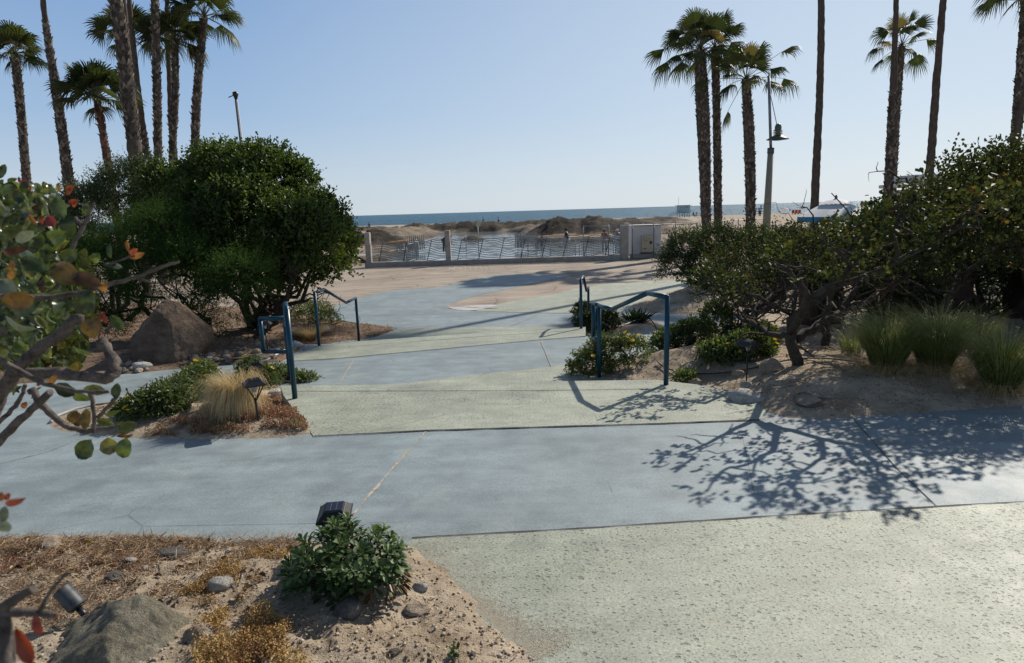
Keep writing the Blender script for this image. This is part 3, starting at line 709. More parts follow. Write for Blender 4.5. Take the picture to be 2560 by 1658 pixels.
hull_rock('sharp grey green boulder in the near left corner beneath the branches', (p.x, p.y + .10, zA(p.y) - .02), [(-.30, 0, .0), (-.26, .10, .10), (-.15, .12, .17), (-.005, .05, .245), (.07, .08, .22), (.10, 0, .15), (.25, -.08, .03), (.20, .15, .05), (-.1, -.3, .0), (.15, -.3, .0), (-.3, -.25, 0), (.01, -.10, .19), (-.3, .1, -.1), (.25, .1, -.1), (.25, -.3, -.1), (-.3, -.3, -.1)], M_ROCK_G, 8, 9, .02)
rock('darker rough boulder tucked behind the near corner boulder', (-1.52, 2.16, zA(2.1)), (.36, .3, .26), M_ROCK_G, 9, .5, 5, 'boulder', 1.5, 'boulder', sink=.35)
rl = [('fg', 872, 1535, (.115, .1, .11), M_ROCK_D, 'rounded grey brown stone at the foot of the spoon leaved plant'),
      ('fg', 430, 1392, (.17, .1, .065), M_ROCK_D, 'flat speckled grey stone on dry litter near the path edge'),
      ('fg', 128, 1372, (.11, .1, .085), M_ROCK_T, 'knobbly brown stone beside the path at the far left'),
      ('fg', 328, 1410, (.08, .06, .045), M_ROCK_P, 'small bright white stone behind the dark half buried stone'),
      ('fg', 362, 1424, (.045, .04, .03), M_ROCK_P, 'tiny white stone right of the larger white one'),
      ('fg', 288, 1448, (.10, .09, .05), M_ROCK_D, 'dark half buried stone among dry stems'),
      ('fg', 550, 1468, (.13, .1, .07), M_ROCK_P, 'grey jagged stone half buried beside orange sedum'),
      ('fg', 462, 1466, (.055, .04, .03), M_ROCK_P, 'small pale stone left of the jagged one'),
      ('fg', 500, 1600, (.115, .1, .09), M_ROCK_T, 'pale tan stone leaning against the corner boulder'),
      ('fg', 1052, 1474, (.075, .055, .05), M_ROCK_P, 'small whitish stone right of the spoon leaved plant'),
      ('fg', 1042, 1528, (.12, .08, .035), M_ROCK_T, 'flat cream stone sunk in the sand'),
      ('fg', 985, 1636, (.05, .04, .03), M_ROCK_D, 'dark pebble near the bottom of the sand bed'),
      ('fg', 1180, 1640, (.03, .03, .02), M_ROCK_D, 'tiny dark pebble by the sage slab edge'),
      ('right', 1862, 1010, (.36, .24, .2), M_ROCK_P, 'large pale rounded stone at the edge of the right bed'),
      ('right', 1866, 968, (.13, .1, .1), M_ROCK_P, 'small grey stone just behind the large pale stone'),
      ('right', 1738, 962, (.17, .1, .1), M_ROCK_T, 'brown stone right of the near right handrail post'),
      ('right', 1932, 925, (.32, .2, .18), M_ROCK_T, 'long tan stone beneath the irrigation pipe'),
      ('right', 1728, 928, (.11, .09, .08), M_ROCK_T, 'rounded tan stone behind the irrigation pipe'),
      ('right', 1848, 938, (.16, .12, .1), M_ROCK_T, 'stone at the foot of the right solar light'),
      ('right', 1555, 943, (.1, .07, .05), M_ROCK_D, 'dark stone by the yellow daisy shrub'),
      ('right', 2020, 1008, (.24, .16, .09), M_ROCK_T, 'flat stone half sunk in shaded sand'),
      ('small', 1515, 822, (.2, .16, .15), M_ROCK_T, 'tan stone in the small bed near the blue hose'),
      ('isl', 690, 985, (.2, .12, .07), M_ROCK_P, 'flat white slab stone beside the near left handrail'),
      ('isl', 668, 1005, (.15, .08, .06), M_ROCK_P, 'white stone in front of the straw grass'),
      ('isl', 710, 1002, (.1, .07, .05), M_ROCK_P, 'small white stone against the landing edge'),
      ('left', 810, 828, (.24, .15, .15), M_ROCK_P, 'grey and white stone behind the far left handrail post'),
      ('left', 742, 868, (.22, .14, .16), M_ROCK_P, 'pale stone beside the near left handrail posts'),
      ('left', 648, 898, (.2, .14, .12), M_ROCK_D, 'dark stone on the path edge under the big bush'),
      ('left', 355, 920, (.35, .2, .12), M_ROCK_P, 'flat pale stone in front of the large boulder'),
      ('left', 690, 862, (.16, .14, .1), M_ROCK_D, 'dark stone left of the pale stone by the handrail')]
for k, (key, px, py, sz, mt, lb) in enumerate(rl):
    p = gp(key, px, py); rock(lb, p, sz, mt, 30 + k, .3, 3, rz=random.uniform(-.4, .4), sink=.3)
for k in range(46):
    px = random.uniform(470, 700); py = 880 + (700 - px) * .06 + random.uniform(-22, 20); p = gp('left', px, py); s_ = random.uniform(.07, .17)
    rock('grey cobble in the band of stones beneath the big round bush', p, (s_, s_ * .8, s_ * .6), random.choice([M_ROCK_D, M_ROCK_T, M_ROCK_D]), 100 + k, .25, 2, 'cobble', cat='cobble', group='cobbles under the big bush')
for k in range(14):
    px = random.uniform(300, 370); py = random.uniform(905, 932); p = gp('left', px, py); s_ = random.uniform(.06, .14)
    rock('grey cobble heaped at the left foot of the large boulder', p, (s_, s_ * .8, s_ * .6), random.choice([M_ROCK_D, M_ROCK_T]), 170 + k, .25, 2, 'cobble', cat='cobble', group='cobbles left of the boulder')
# rock outcrop behind the right bush
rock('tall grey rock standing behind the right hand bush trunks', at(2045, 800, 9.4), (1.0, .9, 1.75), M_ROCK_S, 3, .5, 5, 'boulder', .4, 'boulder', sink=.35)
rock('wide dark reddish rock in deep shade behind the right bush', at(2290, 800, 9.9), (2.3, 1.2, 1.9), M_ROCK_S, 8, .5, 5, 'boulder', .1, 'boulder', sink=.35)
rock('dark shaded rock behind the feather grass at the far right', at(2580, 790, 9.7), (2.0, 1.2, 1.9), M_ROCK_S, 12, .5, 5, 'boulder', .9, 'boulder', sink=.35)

# pebbles and clods of the foreground sand: nobody could count them
def scatter_bits(name, key, boxpx, n, size, mat, label=None, cat='gravel', seed=0):
    P = []
    rs = np.random.RandomState(seed)
    V = []; F = []; RN = []
    ico = np.array([(0, 0, 1), (.9, 0, .3), (.28, .85, .3), (-.72, .53, .3), (-.72, -.53, .3), (.28, -.85, .3), (0, 0, -.6)])
    fc = [(0, 1, 2), (0, 2, 3), (0, 3, 4), (0, 4, 5), (0, 5, 1), (6, 2, 1), (6, 3, 2), (6, 4, 3), (6, 5, 4), (6, 1, 5)]
    for k in range(n):
        px = rs.uniform(boxpx[0], boxpx[2]); py = rs.uniform(boxpx[1], boxpx[3]); h_ = hit(px, py, lvl)
        if seg_dist(np.array([h_.x]), np.array([h_.y]), BPOLY[key])[0] < -.02: continue
        z = gz(key, h_.x, h_.y); s_ = size * rs.uniform(.4, 1.) ** 2 * 1.3; a = rs.uniform(0, 6.28); q = ico * (1 + rs.uniform(-.25, .25, (7, 3))) * s_ * np.array([1, .8, .7])
        q = np.stack([q[:, 0] * cos(a) - q[:, 1] * sin(a), q[:, 0] * sin(a) + q[:, 1] * cos(a), q[:, 2]], 1) + np.array([h_.x, h_.y, z + s_ * .15])
        F += [tuple(i_ + len(V) for i_ in f) for f in fc]; V += q.tolist(); RN += [rs.rand()] * 7
    return tag(np_mesh(name, V, F, mat, None, rnd=RN), label, cat, kind='stuff')
BPOLY = {'fg': hxy([(-700, 1345), (0, 1350), (600, 1352), (1025, 1350), (1062, 1400), (1150, 1490), (1215, 1550), (1310, 1600), (1345, 1658)], zA) + [(.1, 1.2), (-3.5, 1.0)],
         'right': hxy([(1642, 956), (1726, 976), (1820, 1001), (1901, 1033), (1999, 1053), (2560, 1017), (2560, 850), (1690, 852), (1639, 888)]),
         'isl': hxy([(127, 1057), (195, 1084), (487, 1098), (785, 1090), (709, 990), (620, 955), (341, 1006)])}
M_CLOD = mat_leaf('sand_clod', [(0, (.13, .09, .065)), (.3, (.30, .235, .165)), (1, (.5, .43, .34))], 0.01, .9, (1, 1, 1))
scatter_bits('gravel', 'fg', (0, 1355, 1340, 1700), 2400, .010, M_CLOD, 'sand clods and tiny pebbles strewn over the near bed', seed=1)
scatter_bits('gravel', 'right', (1640, 860, 2560, 1050), 900, .014, M_CLOD, 'bits of gravel on the sand of the right bed', seed=2)
def drift():
    rs = np.random.RandomState(9); E = [Vector((*q, 0)) for q in hxy([(1040, 1360), (1100, 1430), (1190, 1510), (1250, 1560), (1330, 1610), (1345, 1658)], zA)]
    V = []; F = []; RN = []
    def grain(x, y, z, s_):
        a = rs.rand(3) * 6.28; b = len(V)
        for k in range(3): V.append((x + cos(a[0] + k * 2.1) * s_, y + sin(a[0] + k * 2.1) * s_ * .8, z + s_ * .25))
        V.append((x, y, z + s_ * .9)); F.extend([(b, b + 1, b + 3), (b + 1, b + 2, b + 3), (b + 2, b, b + 3)]); r_ = rs.rand() * .35 + .6; RN.extend([r_] * 4)
    for k in range(12000):
        i_ = rs.randint(len(E) - 1); p = E[i_].lerp(E[i_ + 1], rs.rand()); d = (abs(rs.randn()) * .13 - .07) * (.4 + 1.6 * max(0, .5 + 1.6 * float(fbm(p.x, p.y, 3, 2, 5)))); grain(p.x + d * .8, p.y + d * .5 + rs.randn() * .01, zA(p.y) + .006, rs.uniform(.0012, .003))
    for a_, b_, n_ in (((0, 1348), (1020, 1346), 2500), ((1035, 1345), (2560, 1255), 500), ((789, 1094), (1900, 1052), 400), ((1900, 1055), (2560, 1020), 1800), ((150, 1085), (760, 1097), 900)):
        A_2, B_2 = hit(*a_, zA), hit(*b_, zA)
        for k in range(n_): p = A_2.lerp(B_2, rs.rand()); grain(p.x, p.y - rs.randn() * .03 + .02, zA(p.y) + .006, rs.uniform(.0015, .004))
    return tag(np_mesh('sand_grains', V, F, M_CLOD, None, rnd=RN), 'fine sand blown over the paving along the bed edges', 'sand', kind='stuff')
drift()

# ================================================================== GROUND COVER
def in_px(key, region, n, seed):
    """n points on bed inside a pixel polygon"""
    rs = np.random.RandomState(seed); W = hxy(region); P = np.array(W); out = []
    x0, y0 = P.min(0); x1, y1 = P.max(0); X = rs.uniform(x0, x1, n * 4); Y = rs.uniform(y0, y1, n * 4)
    d = seg_dist(X, Y, W) + .12 * fbm(X, Y, 6, 3, seed); m = d > 0; X = X[m][:n]; Y = Y[m][:n]
    keep = fbm(X, Y, 9, 3, seed + 3) > -.1; X = X[keep]; Y = Y[keep]
    return X, Y, BEDS[key](X, Y)
def sedum(key, region, n, mat, label, seed, size=.008, h=.035, name='sedum_patch'):
    X, Y, Z = in_px(key, region, n, seed); m = len(X); k = 9
    top = h * (.5 + 1.6 * np.clip(fbm(X, Y, 14, 3, seed) + .4, 0, 1))
    P = np.stack([X, Y, Z], 1)[:, None, :] + RS.randn(m, k, 3) * np.array([.009, .009, 0]) + np.array([0, 0, 1]) * (RS.rand(m, k, 1) * top[:, None, None])
    D = unit(RS.randn(m * k, 3) + np.array([0, 0, .5])); N = unit(RS.randn(m * k, 3) + np.array([0, 0, .6]))
    rn = np.clip(np.repeat(.5 + 1.2 * fbm(X, Y, 6, 3, seed + 1), k) + RS.randn(m * k) * .18, 0, 1)
    o = leaf_obj(name, P.reshape(-1, 3), D, N, size * (.6 + .8 * RS.rand(m * k)), size * .75 * (.6 + .8 * RS.rand(m * k)), mat, rnd=rn)
    return tag(o, label, 'ground cover', kind='stuff')
sedum('fg', [(500, 1660), (500, 1620), (560, 1570), (640, 1562), (700, 1600), (740, 1680), (820, 1760), (500, 1800)], 1700, L_SEDUM, 'golden orange sedum carpet beside the tan stone and corner boulder', 5, .008, .045)
sedum('fg', [(450, 1530), (500, 1480), (560, 1440), (610, 1450), (650, 1500), (620, 1530), (520, 1545)], 900, L_SEDUM, 'golden brown sedum clump around the jagged stone', 8, .007, .035)
sedum('fg', [(560, 1400), (700, 1380), (720, 1420), (620, 1440)], 350, L_SEDUM, 'thin olive sedum beside the leafy plant', 12, .006, .02)
sedum('fg', [(0, 1380), (220, 1375), (420, 1420), (380, 1500), (200, 1470), (0, 1480)], 700, L_SEDR, 'thin rust red ground cover among the dry stems', 21, .007, .02)
sedum('isl', [(480, 1092), (780, 1084), (745, 1040), (700, 1005), (640, 1010), (600, 1040), (500, 1060)], 5200, L_SEDR, 'rust red and orange sedum mat in front of the straw grass', 15, .012, .05)
sedum('isl', [(340, 1093), (480, 1094), (520, 1070), (560, 1060), (420, 1070)], 600, L_SEDR, 'sparse reddish ground cover on the island bed', 16, .010, .02)

def twigs(key, region, n, label, seed, L=.06, w_=.0018, mat=L_TWIG, name='dry_litter', z=.0):
    X, Y, Z = in_px(key, region, n, seed); m = len(X)
    a = RS.rand(m) * 6.28; el = RS.randn(m) * .25 + .08; ln = L * (.3 + 1.2 * RS.rand(m) ** 2)
    D = np.stack([np.cos(a) * np.cos(el), np.sin(a) * np.cos(el), np.sin(el)], 1)
    P = np.stack([X, Y, Z + .003 + np.abs(RS.randn(m)) * .008 + z], 1)
    o = leaf_obj(name, P, D, unit(RS.randn(m, 3) * .4 + np.array([0, 0, 1])), ln, w_ * (1 + 2 * RS.rand(m)), mat)
    return tag(o, label, 'litter', kind='stuff')
twigs('fg', [(-300, 1352), (600, 1352), (780, 1365), (760, 1400), (600, 1440), (450, 1500), (300, 1600), (-300, 1620)], 26000, 'dry brown stems and litter covering the near bed by the path', 31, .045, .0013)
twigs('fg', [(-300, 1360), (300, 1352), (620, 1352), (760, 1362), (740, 1385), (300, 1400), (-300, 1420)], 16000, 'matted tan dry grass along the path edge', 37, .05, .0012)
twigs('fg', [(600, 1430), (1000, 1400), (1300, 1640), (1200, 1800), (500, 1800), (500, 1550)], 1600, 'scattered dry twigs on the sandy part of the near bed', 33, .035)
twigs('isl', [(140, 1065), (340, 1093), (760, 1088), (700, 1000), (500, 1010), (300, 1030)], 5000, 'dry litter on the island bed', 34, .06, .003)
twigs('right', [(1600, 960), (1999, 1045), (2560, 1010), (2560, 880), (1640, 880)], 5000, 'dry twigs and leaf litter on the right bed', 35, .06, .003)
twigs('left', [(300, 930), (720, 900), (920, 848), (1003, 822), (850, 806), (500, 850)], 9000, 'bark chips and litter beneath the big bush', 36, .05, .007)
# fallen leaves
def fallen(key, region, n, seed):
    X, Y, Z = in_px(key, region, n, seed); m = len(X); a = RS.rand(m) * 6.28
    D = np.stack([np.cos(a), np.sin(a), RS.randn(m) * .25], 1)
    o = leaf_obj('fallen_leaves', np.stack([X, Y, Z + .012], 1), D, unit(RS.randn(m, 3) * .45 + np.array([0, 0, 1])), .03 + .02 * RS.rand(m), .018 + .012 * RS.rand(m), L_RUST, fold=.25)
    return tag(o, 'curled rust brown fallen leaves among the dry stems', 'leaves', kind='stuff')
fallen('fg', [(0, 1360), (780, 1375), (700, 1600), (300, 1600), (0, 1500)], 90, 41)

# ================================================================== SHRUBS AND TREES
def B3(px, py, Y, rpx, sy=1., sz=1.):
    c = at(px, py, Y); r = rpx * Y / FOC; return (c.x, c.y, c.z, r, r * sy, r * sz)
def rel(bl, base): return [(b[0] - base[0], b[1] - base[1], b[2] - base[2], b[3], b[4], b[5]) for b in bl]
def shoots(root, rb, n, mat, leaf, L=.45):
    P = []; D = []
    for _ in range(n):
        b = random.choice(rb); d = Vector((random.gauss(0, .7), random.gauss(0, .7), abs(random.gauss(.7, .5)))).normalized(); p = Vector(b[:3]) + Vector((d.x * b[3], d.y * b[4], d.z * b[5])) * .95; g = (d + Vector((random.gauss(0, .25), random.gauss(0, .25), .5))).normalized(); l_ = L * random.uniform(.4, 1.2)
        for k in range(13): P.append(p + g * l_ * k / 12); D.append((g * .6 + Vector([random.gauss(0, .7) for _ in range(3)])).normalized())
    m = len(P); leaf_obj('shoot_leaves', np.array([tuple(q) for q in P]), np.array([tuple(q) for q in D]), rdir(m), leaf[0] * (.6 + .5 * RS.rand(m)), leaf[1] * (.6 + .5 * RS.rand(m)), mat, root)
def bush(name, label, cat, base, bl, n, mat, bark=B_BUSH, leaf=(.05, .03), k=7, twig=.2, trunks=8, r0=.05, group=None, **kw):
    root = empty(name, base, label, cat, group); rb = rel(bl, base)
    crown('crown', rb, n, mat, root, leaf, k, twig, **kw)
    if 'bush' in name: shoots(root, rb, 60, mat, leaf)
    tips = []
    for _ in range(trunks):
        b = random.choice(rb); tips.append(Vector(b[:3]) + Vector([random.uniform(-.5, .5) * b[3 + q] for q in range(3)]))
    stems('trunk', (0, 0, -.05), tips, r0, .006, bark, root, 4, .7)
    return root
base = gp('left', 640, 818)
bl = [B3(660, 505, 13.4, 120), B3(560, 485, 13.9, 100), B3(770, 575, 13.2, 85), B3(800, 630, 13., 78), B3(440, 515, 14.2, 85), B3(660, 590, 13.2, 130), B3(520, 600, 13.4, 120), B3(740, 680, 12.8, 60), B3(610, 680, 13.2, 90), B3(720, 480, 13.6, 65), B3(832, 600, 13.3, 44), B3(835, 670, 13., 36), B3(740, 610, 12.2, 95), B3(620, 560, 12.4, 100), B3(560, 660, 12.4, 80)]
bush('round_bush', 'big dark round bush with glossy leaves behind the far left handrail', 'bush', base, bl, 20000, L_BUSH, leaf=(.07, .045), k=7, twig=.2, trunks=14, r0=.06, zmin=.45)
base = at(300, 800, 15.5); base.z = zC(15.5)
bl = [B3(330, 500, 15.8, 80), B3(390, 470, 16, 60), B3(250, 560, 15.6, 80), B3(310, 600, 15.4, 110), B3(215, 520, 16, 50), B3(160, 640, 15.5, 110), B3(440, 560, 15.6, 90), B3(50, 640, 15.6, 110), B3(290, 490, 16, 40)]
bush('fine_leaved_bush', 'dark fine leaved bush left of the big round bush below the palms', 'bush', base, bl, 11000, L_DARK, leaf=(.05, .024), k=8, twig=.26, trunks=9, r0=.06)
base = gp('left', 470, 850); base.y += .8; base.z = gz('left', base.x, base.y)
bl = [B3(400, 600, 11.6, 78), B3(320, 640, 11.8, 75), B3(470, 690, 11.3, 85), B3(560, 770, 10.9, 55), B3(390, 700, 11.2, 80), B3(250, 700, 11.6, 90), B3(510, 800, 10.8, 50), B3(290, 760, 11.3, 60), B3(240, 800, 11.4, 70), B3(150, 780, 11.6, 90), B3(60, 800, 11.6, 90), B3(200, 700, 11.8, 90), B3(590, 700, 10.6, 60), B3(640, 690, 10.9, 45)]
bush('feathery_shrub', 'mid green feathery shrub drooping over the large brown boulder', 'shrub', base, bl, 15000, L_FERN, leaf=(.032, .010), k=12, twig=.22, trunks=9, r0=.03, updir=-.25)
p = gp('left', 760, 800)
bush('grass_clump', 'wispy tan green tuft between the left handrails under the big bush', 'plant', (p.x, p.y, p.z), [(p.x, p.y, p.z + .2, .3, .25, .25), (p.x + .35, p.y + .2, p.z + .15, .25, .25, .2)], 500, L_FLOWER, leaf=(.04, .018), k=6, twig=.1, trunks=2, r0=.008)
p = gp('left', 835, 812)
bush('low_shrub', 'low leafy green plant beside the far left handrail', 'plant', (p.x, p.y, p.z), [(p.x - .25, p.y + .2, p.z + .1, .3, .2, .16), (p.x - .6, p.y + .5, p.z + .12, .4, .25, .22)], 380, L_FLOWER, leaf=(.045, .022), k=6, twig=.08, trunks=2, r0=.008)
# right-hand hedges
base = at(1744, 722, 17.2); base.z = gz('far', base.x, base.y)
bl = [B3(1715, 638, 17.2, 48), B3(1790, 628, 17.4, 52), B3(1690, 672, 17, 34), B3(1760, 665, 17, 50), B3(1850, 650, 17.4, 52)]
bush('hedge_bush', 'small leaved bush at the left end of the hedge below the palms', 'bush', base, bl, 3600, L_DARK, leaf=(.055, .028), k=7, twig=.25, trunks=9, r0=.05, group='hedge bushes')
base = at(1900, 722, 17.6); base.z = gz('far', base.x, base.y)
bl = [B3(1890, 640, 17.6, 56), B3(1960, 645, 18, 55), B3(1920, 680, 17.4, 60), B3(2040, 640, 18, 55)]
bush('hedge_bush', 'small leaved bush behind the blue path left of the patio umbrella', 'bush', base, bl, 3800, L_DARK, leaf=(.055, .028), k=7, twig=.25, trunks=7, r0=.05, group='hedge bushes')
base = at(1925, 770, 12.9); base.z = gz('far', base.x, base.y)
bl = [B3(1930, 690, 13, 52), B3(1985, 650, 13.2, 60), B3(1900, 740, 12.8, 35), B3(1990, 730, 13, 50)]
bush('dark_shrub', 'very dark dense shrub beside the tall grey rock', 'shrub', base, bl, 2600, L_DARK, leaf=(.05, .025), k=7, twig=.18, trunks=5, r0=.03)
base = gp('right', 1833, 858)
bl = [B3(1850, 700, 9.2, 62), B3(1790, 735, 9.3, 48), B3(1880, 650, 9.2, 55), B3(1930, 720, 9.1, 45), B3(1800, 680, 9.3, 40), B3(1950, 650, 9.0, 40)]
bush('slanting_berry_bush', 'sparse leaning bush with bare lower stem over the yellow flowers', 'bush', base, bl, 620, L_BERRY, leaf=(.042, .026), k=6, twig=.15, trunks=8, r0=.03)

# the big right-hand bush: explicit crooked limbs
base = gp('right', 2010, 950); root = empty('berry_bush', base, 'large sprawling bush with crooked grey trunks shading the right bed', 'bush'); bo = Vector(base)
bl = [B3(2120, 640, 6.8, 75), B3(2210, 630, 6.7, 80), B3(2300, 580, 6.5, 85), B3(2420, 505, 6.4, 100), B3(2540, 480, 6.4, 105), B3(2660, 500, 6.3, 130), B3(2420, 610, 6.8, 110), B3(2540, 610, 6.6, 120), B3(2290, 650, 6.9, 95), B3(2070, 615, 7.0, 38), B3(2010, 650, 7., 40), B3(2800, 560, 7.6, 160), B3(2170, 590, 6.6, 42), B3(2000, 620, 7.6, 36), B3(2460, 560, 6.4, 80), B3(2330, 600, 6.6, 70), B3(2600, 540, 7.6, 110)]
rb = rel(bl, base)
crown('crown', rb, 6300, L_BERRY, root, (.044, .029), 6, .17, shell=(.35, 1.1), lump=.35)
tips = [Vector(b[:3]) for b in rb] + [Vector(b[:3]) + Vector((random.uniform(-.4, .4), random.uniform(-.3, .3), random.uniform(0, .5))) for b in rb]
mb = MB()
def limb(pts, r0, r1, Y=None, n=9, crook=.02, ret=False):
    P = [at(*q) - bo for q in pts]; Q = []
    for i_ in range(len(P) - 1):
        for k in range(4): Q.append(P[i_].lerp(P[i_ + 1], k / 4) + Vector([random.uniform(-1, 1) * crook for _ in range(3)]) * (1 if k else .4))
    Q.append(P[-1]); mb.tube(Q, [r0 + (r1 - r0) * i_ / (len(Q) - 1) for i_ in range(len(Q))], n); return Q
l1 = limb([(2030, 962, 6.6), (1998, 915, 6.6), (1978, 860, 6.6), (1978, 800, 6.65), (2010, 770, 6.7), (2055, 745, 6.7), (2090, 690, 6.7), (2130, 620, 6.7)], .07, .02)
l2 = limb([(1985, 850, 6.7), (2040, 815, 6.8), (2100, 780, 7.0), (2180, 745, 7.2), (2260, 700, 6.9), (2340, 640, 6.7)], .05, .018)
l3 = limb([(1975, 840, 6.75), (1930, 838, 7.1), (1890, 812, 7.6), (1850, 795, 8.0), (1820, 775, 8.4), (1800, 735, 8.7)], .035, .014)
l4 = limb([(2070, 890, 7.6), (2060, 820, 7.6), (2075, 740, 7.7), (2120, 690, 7.8), (2230, 665, 7.9), (2350, 655, 7.0), (2450, 580, 6.5)], .055, .02)
l5 = limb([(1978, 800, 6.75), (1990, 740, 6.9), (1985, 690, 7.1), (2010, 640, 7.4), (2080, 590, 7.8)], .03, .010)
l6 = limb([(2350, 900, 8.3), (2340, 800, 8.3), (2400, 700, 8.2), (2500, 620, 7.1), (2600, 540, 6.5)], .06, .02)
l7 = limb([(2100, 780, 7.0), (2160, 690, 7.3), (2250, 600, 6.8), (2330, 520, 6.5)], .035, .01)
l8 = limb([(2560, 900, 8.3), (2580, 780, 8.2), (2560, 640, 7.1), (2480, 520, 6.4)], .06, .02)
for L_ in (l1, l2, l3, l4, l5, l6, l7, l8):
    for _ in range(14):
        i_ = random.randint(len(L_) // 4, len(L_) - 1); p = L_[i_]; e = p + Vector((random.gauss(0, .7), random.gauss(0, .7), random.gauss(.4, .6))).normalized() * random.uniform(.25, .7)
        q = wig(p, e, 5, .35); mb.tube(q, [.013 * (1 - k / 6) + .003 for k in range(6)], 5)
        for _ in range(3):
            p2 = q[random.randint(2, 5)]; e2 = p2 + Vector((random.gauss(0, 1), random.gauss(0, 1), random.gauss(.2, 1))).normalized() * random.uniform(.1, .3)
            mb.tube(wig(p2, e2, 3, .3), [.005, .004, .003, .002], 4)
SD = Vector((.682, .731, .7536)) / .7536
def ov(px, py, h):                            # a point at height h over the ground, up towards the sun from a place on the path
    q = hit(px, py, zA) + SD * h * .87; return tuple(q - bo)
def limb2(P, r0, r1, crook=.012):
    P = [Vector(q) for q in P]; Q = []
    for i_ in range(len(P) - 1):
        for k in range(4): Q.append(P[i_].lerp(P[i_ + 1], k / 4) + Vector([random.uniform(-1, 1) * crook for _ in range(3)]))
    Q.append(P[-1]); mb.tube(Q, [r0 + (r1 - r0) * i_ / (len(Q) - 1) for i_ in range(len(Q))], 8); return Q
T0 = at(1978, 830, 6.6) - bo
f1 = limb2([tuple(T0), ov(1885, 1052, 1.0), ov(1830, 1075, 1.15), ov(1760, 1112, 1.3), ov(1705, 1135, 1.4)], .042, .008)
f2 = limb2([ov(1885, 1052, 1.0), ov(1940, 1080, 1.15), ov(1930, 1130, 1.35), ov(1860, 1165, 1.5), ov(1800, 1178, 1.55), ov(1770, 1225, 1.65)], .034, .007)
f3 = limb2([ov(1915, 1060, 1.05), ov(2050, 1098, 1.3), ov(2060, 1145, 1.45), ov(1995, 1185, 1.65), ov(1985, 1235, 1.8)], .032, .007)
f4 = limb2([ov(2050, 1098, 1.3), ov(2150, 1115, 1.5), ov(2200, 1180, 1.7), ov(2230, 1235, 1.85)], .028, .007)
f5 = limb2([ov(1760, 1112, 1.3), ov(1730, 1095, 1.35), ov(1690, 1090, 1.4)], .010, .004)
f6 = limb2([tuple(at(1985, 790, 6.75) - bo), ov(1760, 1010, .95), ov(1690, 1000, 1.0), ov(1620, 1010, 1.1), ov(1570, 1030, 1.15)], .026, .006)
fb = []
for q_, h_, r_ in (((1705, 1130), 1.4, .13), ((1740, 1140), 1.35, .13), ((1810, 1140), 1.3, .12), ((1700, 1092), 1.4, .05), ((1780, 1225), 1.65, .09), ((1870, 1190), 1.55, .12), ((1950, 1175), 1.5, .15), ((1990, 1240), 1.8, .16), ((1930, 1225), 1.7, .12), ((2060, 1225), 1.75, .15), ((2080, 1160), 1.5, .22), ((2000, 1120), 1.35, .2), ((2130, 1130), 1.5, .24),
                   ((2200, 1190), 1.7, .2), ((2240, 1240), 1.85, .16), ((2180, 1240), 1.85, .14), ((2330, 1130), 1.7, .3), ((2290, 1180), 1.75, .2), ((2420, 1090), 1.7, .32), ((2520, 1070), 1.7, .3), ((1900, 1090), 1.25, .12),
                   ((1620, 1010), 1.1, .18), ((1570, 1030), 1.15, .14), ((1690, 1000), 1.0, .18), ((1640, 985), 1.05, .18), ((1740, 1015), .95, .12), ((1600, 1045), 1.15, .1)):
    c = ov(*q_, h_); fb.append((c[0], c[1], c[2], r_ * 1.15, r_ * 1.15, r_))
crown('outer_leaves', fb, 600, L_BERRY, root, (.05, .036), 6, .11, shell=(.1, 1.0), lump=.3)
for L_ in (f1, f2, f3, f4, f6):
    for _ in range(12):
        p = L_[random.randint(3, len(L_) - 1)]; e = p + Vector((random.gauss(0, .7), random.gauss(0, .7), random.gauss(.1, .6))).normalized() * random.uniform(.12, .32); mb.tube(wig(p, e, 5, .35), [.009 * (1 - k / 6) + .002 for k in range(6)], 5)
mb.build('trunk', B_BUSH, root)
# second, darker bush filling the back of the right side
base = at(2480, 860, 10.4); base.z = float(lvl(10.4)) + .1
bl = [B3(2250, 640, 10.3, 95), B3(2380, 640, 10.4, 100), B3(2520, 640, 10.5, 120), B3(2350, 560, 10.4, 80), B3(2500, 540, 10.5, 90), B3(2600, 560, 10.3, 110), B3(2150, 640, 10.3, 60), B3(2450, 750, 10.4, 100), B3(2620, 760, 10.2, 120), B3(2750, 560, 9.4, 170), B3(2750, 760, 9.4, 150), B3(2900, 600, 9, 190), B3(2560, 500, 9.2, 90), B3(2080, 680, 9.0, 60), B3(2190, 620, 9.2, 70), B3(2310, 590, 9.2, 85), B3(2120, 760, 8.9, 60), B3(2250, 720, 9.0, 90), B3(2420, 600, 9.2, 100)]
bush('back_bush', 'dense dark bush filling the shade behind the large sprawling bush', 'bush', base, bl, 13000, L_DARK, leaf=(.06, .035), k=7, twig=.2, trunks=8, r0=.05)

